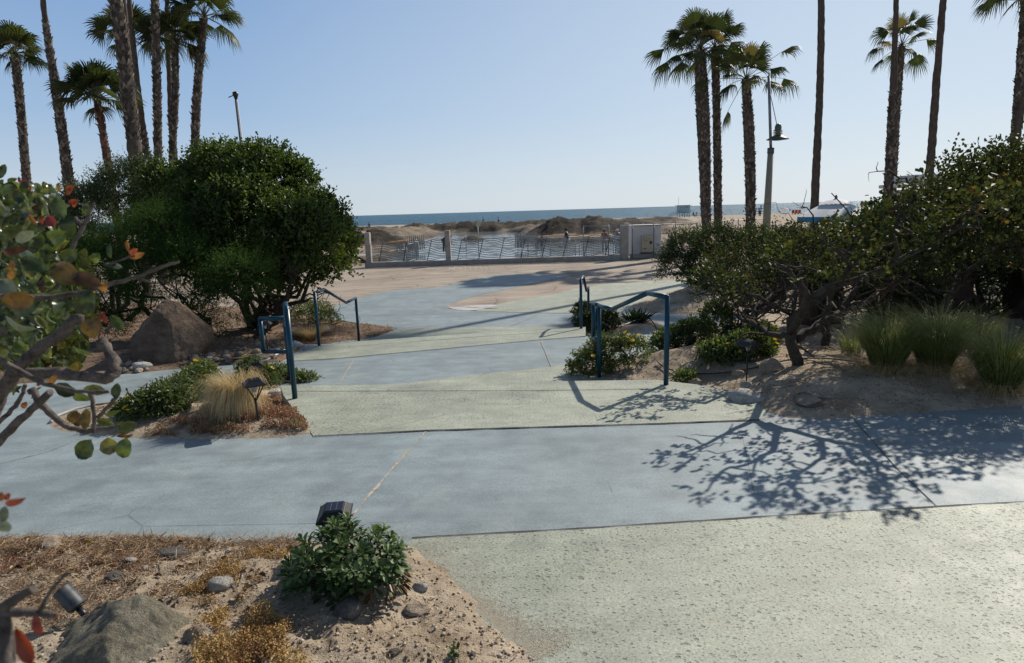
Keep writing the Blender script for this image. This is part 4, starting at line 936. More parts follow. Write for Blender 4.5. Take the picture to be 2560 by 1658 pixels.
# ------------------------------------------------------------------ daisy shrubs
def flower_mesh():
    m = MB(); n = 12
    for i_ in range(n):
        a = 2 * pi * i_ / n; d = Vector((cos(a), sin(a), .18)); s_ = Vector((-sin(a), cos(a), 0))
        m.add([d * .2, d * .75 + s_ * .16, d * 1.0, d * .75 - s_ * .16], [(0, 1, 2, 3)])
    m.lathe((0, 0, 0), [(.28, 0), (.24, .12), (.01, .16)], 8); return m
fm = flower_mesh().build('flower', L_PET); fme = fm.data; bpy.data.objects.remove(fm)
a_ = fme.attributes.new('rnd', 'FLOAT', 'POINT'); a_.data.foreach_set('value', RS.rand(len(fme.vertices)).astype(np.float32))
def daisy(label, bl, n, nf, base=None, leaf=(.035, .014), fs=.02, mat=L_FLOWER, name='daisy_shrub'):
    c = bl[0]; base = Vector((c[0], c[1], c[2] - c[5] * .8)); root = empty(name, base, label, 'flowering shrub'); rb = rel(bl, base)
    crown('foliage', rb, n, mat, root, leaf, 8, .07, shell=(.55, 1.05))
    stems('stem', (0, 0, 0), [Vector(b[:3]) * .9 for b in rb for _ in range(3)], .006, .002, B_BUSH, root, 2, .1, sides=5)
    for k in range(nf):
        b = random.choice(rb); d = Vector((random.gauss(0, .8), random.gauss(-.5, .7), abs(random.gauss(.6, .5)))).normalized()
        o = bpy.data.objects.new('flower', fme); COL.objects.link(o); o.parent = root
        o.location = Vector((b[0] + d.x * b[3] * 1.25, b[1] + d.y * b[4] * 1.25, b[2] + d.z * b[5] * 1.3 + .045)); s_ = fs * random.uniform(1.1, 1.7); o.scale = (s_, s_, s_)
        o.rotation_euler = (random.uniform(-.6, .9), random.uniform(-.5, .5), random.uniform(0, 6))
    return root
def DB(key, px, py, rx, ry, rz, lift=.0):
    p = gp(key, px, py); return (p.x, p.y, p.z + rz * .6 + lift, rx, ry, rz)
daisy('yellow daisy shrub around the far post of the near right handrail', [DB('right', 1480, 930, .26, .2, .15), DB('right', 1530, 915, .28, .2, .22), DB('right', 1575, 905, .22, .18, .18), DB('right', 1500, 905, .2, .15, .2), DB('right', 1450, 938, .14, .1, .08)], 1500, 34)
daisy('tall sprawling daisy shrub on the mound behind the near right handrail', [DB('right', 1690, 870, .3, .22, .16), DB('right', 1740, 860, .28, .22, .2), DB('right', 1790, 850, .2, .2, .3), DB('right', 1660, 880, .2, .12, .14)], 1500, 7, leaf=(.04, .018))
daisy('bright leafy daisy plant left of the right solar light', [DB('right', 1870, 885, .26, .2, .12), DB('right', 1800, 895, .22, .14, .1), DB('right', 1830, 905, .16, .1, .1), DB('right', 1900, 865, .2, .16, .14)], 1000, 5, leaf=(.045, .024))
daisy('small green weed in front of the near right handrail', [DB('right', 1715, 955, .11, .07, .05)], 90, 0, leaf=(.04, .015))
daisy('dark flowering shrub at the foot of the far right handrail', [DB('small', 1490, 828, .28, .25, .26), DB('small', 1465, 820, .2, .2, .3), DB('small', 1520, 820, .22, .2, .2), DB('small', 1455, 812, .2, .2, .3)], 1600, 10, mat=L_DARK, leaf=(.04, .018))
daisy('trailing daisy plant along the back edge of the island bed', [DB('isl', 365, 1036, .2, .14, .08), DB('isl', 410, 1025, .2, .14, .10), DB('isl', 455, 1008, .2, .14, .12), DB('isl', 490, 985, .2, .14, .15), DB('isl', 510, 965, .16, .14, .16), DB('isl', 430, 1005, .2, .12, .08)], 2300, 15, leaf=(.035, .017))
daisy('low daisy plant behind the straw grass by the near left handrail', [DB('isl', 650, 962, .2, .12, .12), DB('isl', 720, 958, .16, .1, .07), DB('isl', 690, 955, .2, .1, .1), DB('isl', 630, 950, .16, .1, .16), DB('isl', 760, 960, .16, .08, .06)], 1200, 9, leaf=(.032, .016))
# agave-like plant in the small bed
p = gp('small', 1590, 805); root = empty('strappy_plant', p, 'dark strappy leaved plant beside the blue hose', 'plant')
n = 90; a = RS.rand(n) * 6.28; el = .3 + RS.rand(n); D = np.stack([np.cos(a) * np.cos(el), np.sin(a) * np.cos(el), np.sin(el)], 1)
leaf_obj('leaf_tuft', RS.randn(n, 3) * np.array([.09, .06, .02]), D, unit(RS.randn(n, 3) * .3 + np.array([0, 0, 1])), .25 + .12 * RS.rand(n), np.full(n, .03), L_DARK, root, .2, .12)

# ------------------------------------------------------------------ grasses
def blades(name, n, h, spread, mat, parent, wind=(0, 0), w_=.0022, droop=.6, rb=.06, seg=5, rmin=0., tilt=.45):
    a = RS.rand(n) * 6.28; r = rb * np.sqrt(RS.rand(n)); hh = h * (.45 + .65 * RS.rand(n)); out = tilt * RS.rand(n) + .05
    d = np.stack([np.cos(a), np.sin(a)], 1); W2 = np.array(wind)
    T = np.linspace(0, 1, seg + 1); base = d * r[:, None]
    P = np.zeros((n, seg + 1, 3))
    for j, t in enumerate(T):
        hor = d * (out * t + spread * t ** 2.2)[:, None] * hh[:, None] + W2 * (t ** 2 * hh)[:, None]
        P[:, j, :2] = base + hor; P[:, j, 2] = hh * (t - droop * t ** 3 * (.5 + .6 * ((a * 7) % 1)))
    s_ = unit(np.stack([-d[:, 1] + RS.randn(n) * .5, d[:, 0] + RS.randn(n) * .5, np.zeros(n)], 1))
    wd = w_ * (1 - .85 * T ** 1.5)
    V = np.stack([P + s_[:, None, :] * wd[None, :, None], P - s_[:, None, :] * wd[None, :, None]], 2).reshape(-1, 3)
    b = (np.arange(n) * (seg + 1) * 2)[:, None]; F = np.concatenate([b + np.array([[2 * j, 2 * j + 1, 2 * j + 3, 2 * j + 2]]) for j in range(seg)], 0)
    rr = np.repeat(RS.rand(n), (seg + 1) * 2); tt = np.tile(np.repeat(T, 2), n)
    return np_mesh(name, V, F, mat, parent, rnd=np.clip(rr * .55 + tt * .5, 0, 1))
p = gp('isl', 600, 1028)
root = empty('straw_grass', p, 'pale straw coloured grass tussock beside two black solar lights', 'grass clump')
blades('blades', 4200, .66, .10, L_STRAW, root, (-.08, -.03), .0018, 1.05, .11, 8, tilt=.24)
for px, py, hh, n, lb in ((2215, 925, .62, 2600, 'feather grass clump nearest the crooked trunks'), (2335, 925, .66, 2600, 'feather grass clump in the middle of the three'), (2500, 975, .62, 2600, 'feather grass clump at the right edge of the bed'), (2440, 880, .5, 700, 'feather grass tuft behind and between the two right clumps'), (2130, 885, .34, 350, 'small feather grass tuft beside the crooked trunk')):
    p = gp('right', px, py); root = empty('feather_grass', p, lb + ' under the right bush', 'grass clump', 'feather grasses under the right bush')
    blades('blades', int(n * 1.1), hh * 1.3, .22, L_GGRASS, root, (-.06, -.03), .0016, .5, .12, 7, tilt=.34)
    blades('dead_blades', int(n * .3), hh * .5, .9, L_STRAW, root, (0, -.06), .0014, .95, .22, 6, tilt=1.2)
p = gp('left', 775, 845); root = empty('dry_grass', p, 'tan dry grass tuft behind the near left handrail', 'grass clump'); blades('blades', 900, .42, .4, L_STRAW, root, (.05, 0), .003, .6, .2, 5)
p = gp('isl', 570, 1062); root = empty('green_weed', p, 'small green weed in front of the straw grass', 'weed'); blades('blades', 90, .1, .5, L_FLOWER, root, (0, 0), .004, .5, .06, 4)

# ------------------------------------------------------------------ spoon-leaved plant in the foreground
p = gp('fg', 850, 1490); p.y += .10; p.z = gz('fg', p.x, p.y); root = empty('spoon_leaf_plant', p, 'bushy green plant with spoon shaped leaves in the near sand bed', 'plant')
PP = []; DD_ = []; NN = []; LL = []; WW = []
mbst = MB()
for k in range(120):
    a = random.uniform(0, 6.28); rr = .17 * math.sqrt(random.random()) + .01; side = random.choice((-1, 1)); low = k > 62
    cx = side * .085 + rr * cos(a) * .75; cy = rr * sin(a) * .8; hz = (.24 - .75 * (cx * cx + cy * cy) / .05 * .12) * random.uniform(.4, 1.15) * (1.05 if side < 0 else .9); rr *= random.uniform(.9, 1.2); tip = Vector((cx * 1.12, cy * 1.12, max(.05, hz)))
    if low: cx = side * .07 + .16 * cos(a); cy = .17 * sin(a); tip = Vector((cx, cy, random.uniform(.03, .2)))
    mbst.tube(wig((cx * .3, cy * .3, 0), tip, 4, .15), [.005, .0045, .004, .004, .003], 5)
    up = Vector((cx * 2.6, cy * 2.6, .75)).normalized()
    for j in range(13):
        b = j * 2.4 + random.uniform(-.2, .2); t = .25 + .75 * (1 - j / 13); s1_ = up.orthogonal().normalized(); s2_ = up.cross(s1_)
        d = (up * (1.15 - t * .9) + (s1_ * cos(b) + s2_ * sin(b)) * t).normalized()
        PP.append(tip - up * .02 * t); DD_.append(d); NN.append((up + d * -.3).normalized()); LL.append(random.uniform(.05, .085) * (.5 + t * .5)); WW.append(random.uniform(.019, .026) * (.6 + .4 * t))
Pn = np.array([tuple(q) for q in PP]); Dn = np.array([tuple(q) for q in DD_]); Nn = np.array([tuple(q) for q in NN]); Ln = np.array(LL)[:, None]; Wn = np.array(WW)[:, None]
Sn = unit(np.cross(Dn, Nn)); Nn = np.cross(Sn, Dn); V = []
for t, wf, u in ((0, .14, 0), (.4, .2, .02), (.65, .75, .05), (.82, 1., .04), (.95, .7, .0), (1.02, .12, -.03)):
    c_ = Pn + Dn * Ln * t - Nn * Ln * (.14 * t * t); V += [c_ + Sn * Wn * .5 * wf + Nn * Wn * u * 4, c_, c_ - Sn * Wn * .5 * wf + Nn * Wn * u * 4]
V = np.stack(V, 1).reshape(-1, 3); b = (np.arange(len(Pn)) * 18)[:, None]
F = np.concatenate([b + np.array([[3 * j + q, 3 * j + q + 1, 3 * j + q + 4, 3 * j + q + 3]]) for j in range(5) for q in (0, 1)], 0)
np_mesh('leaves', V, F, L_SPOON, root, rnd=np.repeat(np.clip(RS.rand(len(Pn)) ** 1.3 + (RS.rand(len(Pn)) > .96) * .4, 0, 1), 18), smooth=True)
mbst.build('stem', B_BUSH, root)
n = 60; a = RS.rand(n) * 6.28; leaf_obj('dead_leaves', np.stack([.17 + .08 * np.cos(a), -.05 + .09 * np.sin(a), .03 + .08 * RS.rand(n)], 1), unit(np.stack([np.cos(a), np.sin(a) - .5, -.6 + 0 * a], 1)), unit(RS.randn(n, 3)), .05 + .02 * RS.rand(n), np.full(n, .015), L_RUST, root)
p = gp('fg', 1135, 1640); root = empty('seedling', p, 'tiny green seedling at the sandy edge of the slab', 'seedling'); n = 14; leaf_obj('leaves', RS.randn(n, 3) * .008 + np.array([0, 0, .015]), unit(RS.randn(n, 3) + np.array([0, 0, 1])), unit(RS.randn(n, 3)), np.full(n, .03), np.full(n, .018), L_SPOON, root)

# ================================================================== SOLAR LIGHTS
def solar(label, p, h=.36, s=.155, rz=.35, tilt=(0, 0)):
    root = empty('solar_light', p, label, 'solar light', 'black solar path lights', rz); root.rotation_euler = (tilt[0], tilt[1], rz)
    def frus(m, z0, a, z1, b, top=True):
        m.add([(x * a, y * a, z0) for x, y in ((-1, -1), (1, -1), (1, 1), (-1, 1))] + [(x * b, y * b, z1) for x, y in ((-1, -1), (1, -1), (1, 1), (-1, 1))], [(0, 1, 5, 4), (1, 2, 6, 5), (2, 3, 7, 6), (3, 0, 4, 7), (4, 5, 6, 7), (3, 2, 1, 0)])
    q = s / 2; m = MB(); frus(m, h - .05, q, h - .038, q * 1.02); frus(m, h - .038, q * .97, h - .008, q * .62); frus(m, h - .008, q * .6, h, q * .56); cap = m.build('cap', P_BLACK, root, .002)
    m = MB(); m.box((0, 0, h + .0015), (q * .98, q * .98, .002)); m.build('solar_panel', P_PANEL, cap)
    m = MB()
    for x in (-.17, .17): m.box((x * q, 0, h + .0032), (.0012, q * .95, .0008))
    m.build('panel_line', P_STEEL, cap)
    m = MB(); m.lathe((0, 0, h - .11), [(.012, 0), (.02, .02), (.026, .06), (.001, .06)], 12); m.build('lens', P_LENS, root)
    for x, y in ((1, 1), (-1, 1), (-1, -1), (1, -1)):
        m = MB(); m.tube([(0, 0, h - .19), (x * q * .35, y * q * .35, h - .125), (x * q * .78, y * q * .78, h - .045)], .0055, 6); m.build('strut', P_BLACK, root)
    m = MB(); m.tube([(0, 0, -.06), (0, 0, h - .16)], [.006, .0115], 8); m.build('stake', P_BLACK, root); return root
p = at(845, 1345, 2.9); solar('black solar light poking up behind the spoon leaved plant', (p.x, 2.9, gz('fg', p.x, 2.9)), .285, .155, .12, (.12, 0))
solar('black solar light in front of the straw grass', gp('isl', 645, 1052), .36, .17, .5)
solar('black solar light tilted behind the straw grass', gp('isl', 655, 968), .31, .17, .3, (0, -.15))
solar('black solar light on the shaded right bed below the crooked trunks', gp('right', 1866, 958), .46, .19, .45)
solar('black solar light half hidden behind the near left handrail', gp('left', 670, 885), .5, .19, .2)

# spotlight
p = gp('fg', 205, 1548); root = empty('ground_spotlight', p, 'small weathered metal spotlight on a swivel in the near bed', 'spotlight')
d = Vector((-.55, .12, .62)).normalized(); c0 = Vector((-.01, 0, .055)); m = MB(); m.tube([c0, c0 + d * .012, c0 + d * .014, c0 + d * .1], [.034, .036, .036, .034], 20); m.build('lamp_housing', P_SPOT, root, .002)
m = MB(); m.tube([c0 - d * .006, c0 - d * .003], [.026, .028], 16); m.build('back_plate', P_BLACK, root)
m = MB(); m.tube([c0 - d * .004, Vector((.015, -.01, .035)), Vector((.03, -.012, .018))], [.012, .013, .012], 10); m.tube([(.03, -.012, .03), (.03, -.012, -.03)], .013, 10); m.build('swivel', P_BLACK, root)

# pipes
def hose(name, key, pts, r, mat, label, cat, lift=None):
    P = []; 
    for k, q in enumerate(pts):
        g_ = gp(key, q[0], q[1]); P.append(Vector((g_.x, g_.y, g_.z + r * .6 + (lift[k] if lift else 0))))
    P = [Vector(q) for q in chaikin([tuple(q) for q in P], 2, False)]
    m = MB(); m.tube(P, r, 8); return tag(m.build(name, mat), label, cat)
hose('irrigation_pipe', 'right', [(1643, 908), (1652, 918), (1675, 930), (1710, 937), (1770, 941), (1840, 935), (1900, 922), (1960, 907), (2000, 901), (2060, 901), (2110, 906), (2160, 914)], .009, P_PIPE, 'brown irrigation pipe looping over the right bed', 'pipe', [.02] * 12)
hose('blue_hose', 'small', [(1552, 818), (1585, 810), (1612, 806), (1630, 808), (1643, 824)], .012, P_TEAL, 'blue hose arching out of the small bed', 'hose', [0, .06, .09, .06, 0])
m = MB(); P = []
g_ = gp('right', 2025, 1006)
for k in range(25): P.append((g_.x + .13 * cos(k / 24 * 5.5), g_.y + .12 * sin(k / 24 * 5.5), gz('right', g_.x + .13 * cos(k / 24 * 5.5), g_.y + .12 * sin(k / 24 * 5.5)) + .012))
m.tube(P, .003, 5); tag(m.build('wire_loop', P_DSTEEL), 'thin dark wire loop lying on shaded sand', 'wire')
a, b = gp('left', 665, 905), gp('left', 712, 880); m = MB(); m.tube([a + Vector((0, 0, .02)), b + Vector((0, 0, .03))], .014, 8); tag(m.build('white_pipe', P_WHITE), 'short white pipe under the near left handrail', 'pipe')
hose('border_board', 'left', [(450, 915), (560, 903), (640, 897), (668, 890)], .018, B_BUSH, 'thin weathered edging board at the front of the left bed', 'edging')

# ================================================================== PALMS
def palm_trunk(root, path, rad, boots=True, mat=B_PALM, bmat=B_BOOT, b0=0., b1=1., dens=1.):
    """path: list of vectors relative to root"""
    P = [Vector(q) for q in chaikin([tuple(q) for q in path], 2, False)]
    cum = [0]
    for i_ in range(1, len(P)): cum.append(cum[-1] + (P[i_] - P[i_ - 1]).length)
    L = cum[-1]
    def pt(t):
        s_ = t * L
        for i_ in range(1, len(P)):
            if cum[i_] >= s_: return P[i_ - 1].lerp(P[i_], (s_ - cum[i_ - 1]) / max(1e-6, cum[i_] - cum[i_ - 1]))
        return P[-1]
    def rd(t):
        q = t * (len(rad) - 1); k = min(int(q), len(rad) - 2); return rad[k] + (rad[k + 1] - rad[k]) * (q - k)
    n = int(L / .16); mb = MB()
    mb.tube([pt(k / n) + Vector((random.uniform(-1, 1) * .01, random.uniform(-1, 1) * .01, 0)) for k in range(n + 1)], [rd(k / n) * (.88 if boots and b0 <= k / n <= b1 else 1) * random.uniform(.94, 1.06) for k in range(n + 1)], 14)
    tr = mb.build('trunk', mat, root)
    if boots:
        V = []; F = []; RN = []; step = .105 / dens; m = int(L * (b1 - b0) / step); 
        for j in range(m):
            t = b0 + (b1 - b0) * j / m; c = pt(t); r = rd(t) * .9; k = max(6, int(2 * pi * r / .13)); a0 = j * .55
            for q in range(k):
                a = a0 + 2 * pi * q / k + random.uniform(-.12, .12); d = Vector((cos(a), sin(a), 0)); s_ = Vector((-sin(a), cos(a), 0)); w_ = random.uniform(.05, .085); up = random.uniform(.09, .2); out = random.uniform(.01, .055) if random.random() < .85 else random.uniform(.05, .12)
                jz = Vector((0, 0, random.uniform(-.03, .03)))
                c1 = c + d * r * .95 + jz; b = len(V); tipp = c1 + d * out + Vector((0, 0, up)) + s_ * random.uniform(-.05, .05)
                V += [c1 - s_ * w_, c1 + s_ * w_, tipp + s_ * .022, tipp - s_ * .022, c1 + Vector((0, 0, up * .55)) - d * .02]; RN += [random.random()] * 5
                F += [(b, b + 1, b + 2, b + 3), (b, b + 3, b + 4, b + 4), (b + 1, b + 4, b + 2, b + 2)]
        me_f = [f if len(set(f)) == 4 else tuple(dict.fromkeys(f)) for f in F]
        mm = bpy.data.meshes.new('leaf_bases'); mm.from_pydata([tuple(v) for v in V], [], me_f); at_ = mm.attributes.new('rnd', 'FLOAT', 'POINT'); at_.data.foreach_set('value', RN); mm.update()
        link('leaf_bases', mm, tr, bmat)
    return pt(1.)
def fan_crown(root, top, n=22, pet=(.7, 1.15), R=.85, seed=1, emin=-35, emax=85, mat=L_PALM, extra=None, hang=0):
    rs = random.Random(seed); V = []; F = []; RN = []; mb = MB()
    fr = []
    for k in range(n):
        t = (k + .5) / n; fr.append((k * 2.39996 + rs.uniform(-.3, .3), emin + (emax - emin) * t ** .8 + rs.uniform(-8, 8), rs.uniform(*pet), R * rs.uniform(.8, 1.15), rs.random()))
    for e in (extra or []): fr.append(e)
    for az, el, pl, rr, rn in fr:
        er = radians(el); d = Vector((cos(az) * cos(er), sin(az) * cos(er), sin(er))); g = Vector((0, 0, -1))
        P = []; p = Vector(top); dd = d.copy()
        for j in range(5):
            P.append(p.copy()); p = p + dd * pl / 4; dd = (dd + g * .055 * max(.2, cos(er))).normalized()
        mb.tube(P, [.022, .018, .014, .012, .01], 5)
        c = P[-1]; s_ = dd.cross(Vector((0, 0, 1)));
        if s_.length < .05: s_ = Vector((1, 0, 0))
        s_.normalize(); u = s_.cross(dd).normalized(); ns = 26; fold = rs.uniform(.15, .5); spread = radians(rs.uniform(75, 108)); twist = rs.uniform(-.6, .6)
        s2 = (s_ * cos(twist) + u * sin(twist)).normalized(); u2 = s2.cross(dd).normalized(); drp = rs.uniform(.08, .38) if el > 5 else rs.uniform(.3, .6)
        def q(a, f, dr=0.):
            v = dd * cos(a) + s2 * sin(a); v = v - u2 * abs(sin(a)) * fold - u2 * .0
            L_ = rr * f * (.62 + .38 * cos(a * .75)); r_ = c + v * L_; r_.z -= dr * rr * (f ** 2.2); return r_
        b = len(V); V.append(c); 
        for j in range(ns + 1):
            a = -spread + 2 * spread * j / ns; V.append(q(a, .52, drp * .35) + u2 * (.02 if j % 2 else -.015))
        for j in range(ns):
            a = -spread + 2 * spread * (j + .5) / ns + rs.uniform(-.03, .03); f_ = rs.uniform(.88, 1.08); wv = spread / ns * .55
            V += [q(a - wv, .78 * f_, drp * .6), q(a + wv, .78 * f_, drp * .6), q(a + rs.uniform(-.05, .05), f_, drp * rs.uniform(.8, 1.5))]
            m0 = b + 1 + j; t0 = b + 1 + ns + 1 + j * 3
            F += [(b, m0, m0 + 1), (m0, t0, t0 + 1, m0 + 1), (t0, t0 + 2, t0 + 1)]
        RN += [min(1, max(0, rn + rs.uniform(-.1, .1)))] * (len(V) - b)
    for k in range(hang):                         # short dead thatch under the crown
        a = rs.uniform(0, 6.28); c = Vector(top) + Vector((cos(a), sin(a), 0)) * .16 + Vector((0, 0, rs.uniform(-.35, 0))); e = c + Vector((cos(a) * .16, sin(a) * .16, -rs.uniform(.1, .35))); s_ = Vector((-sin(a), cos(a), 0)) * .03
        b = len(V); V += [c - s_, c + s_, e]; RN += [.97] * 3; F += [(b, b + 1, b + 2)]
    mm = bpy.data.meshes.new('crown'); mm.from_pydata([tuple(v) for v in V], [], F); at_ = mm.attributes.new('rnd', 'FLOAT', 'POINT'); at_.data.foreach_set('value', RN); mm.update()
    cr = link('crown', mm, root, mat); mb.build('leaf_stalks', L_PETI, cr)
L_PETI = simple('palm_stalk', (.10, .11, .05), .6)
def px_left(pts): return pts[0][0] < 700
def palm(label, pts, Y, rad_px, crownspec=None, boots=True, group='palms', bmat=B_BOOT, mat=B_PALM, b0=0., b1=1., zfn=zC):
    """pts: from low to high in the photograph, continued down to the ground"""
    P = [at(px, py, Y) for px, py in pts]; g = float(zfn(min(Y, 33)) if Y < 33 else zbeach(Y)); d = (P[0] - P[1]); 
    if P[0].z > g: 
        k = (P[0].z - g) / max(.3, (P[1] - P[0]).z); P = [Vector((P[0].x + d.x * k * .6, Y, g - .1))] + P
    base = P[0]; root = empty('palm_tree', base, label, 'palm tree', group); shrink = (.78 if px_left(pts) else .9) if boots else .92; rad_px = [r_ * shrink for r_ in rad_px]; rl_ = [p - base for p in P]
    top = palm_trunk(root, rl_, [r * Y / FOC / 2 for r in rad_px], boots, mat, bmat, b0, b1)
    if crownspec: fan_crown(root, top + Vector((0, 0, .05)), **crownspec)
    return root
GL = 'palms on the left'; GR = 'palms on the right'
# palms whose tops leave the picture still have their crowns, well above the frame
palm('palm with full crown at the far left edge of the picture', [(66, 450), (55, 300), (38, 140)], 31, [27, 25, 24], dict(n=26, pet=(.5, .85), R=.85, seed=1, emin=-12), group=GL)
palm('tall leaning palm with a bare top, second from the left', [(185, 560), (165, 400), (140, 220), (118, 90), (104, -20), (85, -330)], 28, [38, 34, 30, 27, 15, 14, 12], dict(n=22, seed=2), group=GL, b1=.66)
palm('short palm with a low round crown and reddish trunk', [(280, 470), (262, 360), (243, 250)], 24, [24, 22, 18], dict(n=34, pet=(.5, .85), R=.85, seed=3, emin=-5), group=GL, bmat=B_BOOTR)
palm('thick leaning palm trunk covered in pale diamond leaf scars', [(341, 440), (335, 350), (326, 280), (312, 150), (296, 40), (286, -20), (250, -260)], 22, [24, 26, 38, 42, 42, 40, 34, 26], dict(n=24, seed=4), group=GL, b0=.42)
palm('bare grey palm trunk leaning behind the thick pale trunk', [(372, 420), (352, 280), (335, 130), (322, 0), (306, -200)], 27, [34, 30, 17, 15, 14, 12], dict(n=22, seed=5), group=GL, b1=.45)
palm('second slender bare trunk beside the leaning grey palm', [(350, 400), (338, 250), (322, 110), (308, 0), (296, -160)], 30, [24, 20, 15, 14, 12], dict(n=20, seed=19), group=GL, b1=.4)
palm('palm whose crown shows either side of the thick pale trunk', [(345, 420), (330, 250), (322, 98)], 33, [22, 20, 18], dict(n=24, pet=(.6, 1.1), R=.95, seed=6, emin=-12), group=GL)
palm('straight shaggy palm trunk left of the three crowned palms', [(395, 400), (394, 250), (390, 120), (387, -20), (384, -260)], 26, [24, 22, 24, 24, 22, 20], dict(n=24, seed=7), group=GL)
palm('slender bare topped palm behind the middle crown', [(434, 380), (425, 240), (420, 120), (417, -10), (414, -200)], 30, [24, 24, 20, 14, 13, 12], dict(n=20, seed=8), group=GL, b1=.5)
palm('palm with spreading crown just left of the tallest crowned palm', [(430, 380), (440, 240), (437, 105)], 28, [22, 22, 19], dict(n=28, pet=(.5, .9), R=.85, seed=9, emin=-12), group=GL)
palm('shaggy palm with high crown nearest the open sky on the left', [(487, 370), (492, 250), (502, 130), (511, 45)], 28, [20, 24, 26, 22], dict(n=24, pet=(.6, 1.1), R=.9, seed=10, emin=-30), group=GL)
palm('thick shaggy palm with broad crown, leftmost on the right side', [(1766, 570), (1764, 500), (1760, 350), (1754, 220), (1750, 128)], 33.7, [20, 27, 33, 37, 38, 30], dict(n=26, pet=(.75, 1.3), R=1.0, seed=11, emin=-25, extra=[(3.1, -12, 1.7, 1.0, .6), (3.3, 6, 1.9, 1.1, .4)], hang=30), group=GR, b0=.12, zfn=zC)
palm('slimmer shaggy palm close behind the leftmost palm on the right', [(1795, 570), (1794, 440), (1792, 300), (1787, 120)], 35, [22, 23, 22, 20], dict(n=22, pet=(.7, 1.2), R=1.0, seed=12, emin=-35, hang=30), group=GR)
palm('shaggy palm with low hanging fronds left of the street lamp', [(1876, 560), (1876, 450), (1872, 320), (1864, 200)], 32, [24, 27, 30, 30, 22], dict(n=19, pet=(.7, 1.2), R=.88, seed=13, emin=-10, extra=[(-.05, 38, 2.0, .95, .9), (.1, 5, 1.9, .9, .3), (3.2, 4, 1.9, .8, .5), (2.6, -60, 1.6, .7, .9)], hang=40), group=GR)
palm('tall bare dark trunk right of the street lamp', [(2034, 580), (2040, 430), (2049, 250), (2053, 100), (2053, -20), (2040, -520)], 29.5, [24, 21, 18, 17, 16, 16, 13], dict(n=26, pet=(.8, 1.3), R=1.1, seed=14), False, GR)
palm('palm with bare upper trunk passing in front of a crown', [(2218, 520), (2226, 380), (2234, 215), (2238, 80), (2241, -20), (2250, -330)], 28, [26, 24, 22, 13, 12, 12], dict(n=24, seed=15), group=GR, b1=.46)
palm('palm with full crown behind the bare upper trunk', [(2232, 480), (2240, 300), (2254, 116)], 33, [20, 18, 17], dict(n=15, pet=(.7, 1.1), R=.82, seed=16, emin=-45, hang=20), group=GR)
palm('bare dark palm trunk above the white building', [(2320, 480), (2327, 400), (2340, 220), (2358, 0), (2385, -330)], 27, [24, 21, 19, 16, 15, 12], dict(n=24, seed=17), False, GR)
palm('shaggy palm with crown cut by the right edge of the picture', [(2530, 460), (2540, 300), (2552, 150), (2562, 4)], 27, [26, 22, 20, 18], dict(n=20, pet=(.8, 1.2), R=.9, seed=18, emin=5), group=GR)
palm('palm trunk at the right edge with a ragged leafy base', [(2530, 440), (2545, 330), (2575, 150), (2600, -60)], 24, [24, 16, 14, 13], dict(n=20, seed=20), group=GR, b1=.35)

# ================================================================== STREET LAMP AND CAMERA POLE
Y = 25.3; b = at(1916, 640, Y); b.z = zC(Y); root = empty('street_lamp', b, 'street lamp with wide conical shade on a tan tapered pole', 'street lamp'); rr = lambda px, py, dy=0: at(px, py, Y + dy) - Vector(b)
t = rr(1927, 372); bb = Vector((t.x - .06, 0, 0)); m = MB(); m.tube([bb, t], [.17, .105], 16); m.build('pole', P_POLE, root)
m = MB(); m.tube([t - Vector((0, 0, .18)), t + Vector((0, 0, .03))], .125, 16); m.build('collar', P_LAMP, root)
tp = rr(1922, 190); m = MB(); m.tube([t, tp], .052, 12); m.tube([tp, tp + Vector((0, 0, .12))], [.03, .01], 8); m.build('mast', P_POLEG, root)
L0 = rr(1944, 349); m = MB(); m.lathe(L0, [(.41, 0), (.405, .015), (.2, .12), (.13, .17), (.001, .17)], 28); m.lathe(L0, [(.16, -.03), (.17, .03)], 20); sh = m.build('lamp_shade', P_LAMP, root)
m = MB(); m.lathe(L0, [(.085, .17), (.085, .36)], 16); m.build('lens', P_GLOW, root)
m = MB(); [m.lathe(L0, [(.165, z), (.17, z + .012), (.165, z + .024), (.09, z + .024), (.09, z), (.165, z)], 20) for z in (.2, .26, .32)]; m.build('louvre', P_LAMP, root)
m = MB(); m.lathe(L0, [(.12, .35), (.125, .45), (.10, .54), (.05, .58), (.001, .59)], 16); m.build('cap', P_LAMP, root)
m = MB(); m.tube([rr(1926, 235), L0 + Vector((-.06, 0, .56))], .014, 6); m.tube([rr(1927, 348), L0 + Vector((-.1, 0, .05))], .025, 6); m.build('bracket', P_POLEG, root)
Y = 26.; b = at(604, 380, Y); b.z = zC(Y); root = empty('mast', b, 'thin grey mast with a small device on top behind the big round bush', 'mast')
t = at(590, 250, Y) - Vector(b); m = MB(); m.tube([(.1, 0, 0), t], [.09, .05], 10); m.build('pole', P_POLEG, root); m = MB(); m.tube([t + Vector((.05, 0, -.1)), (.2, 0, 0)], .02, 6); m.build('cable', P_WHITE, root)
m = MB(); m.lathe(t, [(.03, 0), (.06, .05), (.08, .12), (.11, .2), (.1, .28), (.001, .32)], 12); m.tube([t + Vector((0, 0, .2)), t + Vector((-.28, 0, .1))], .018, 6); m.build('beacon', P_BLACK, root)

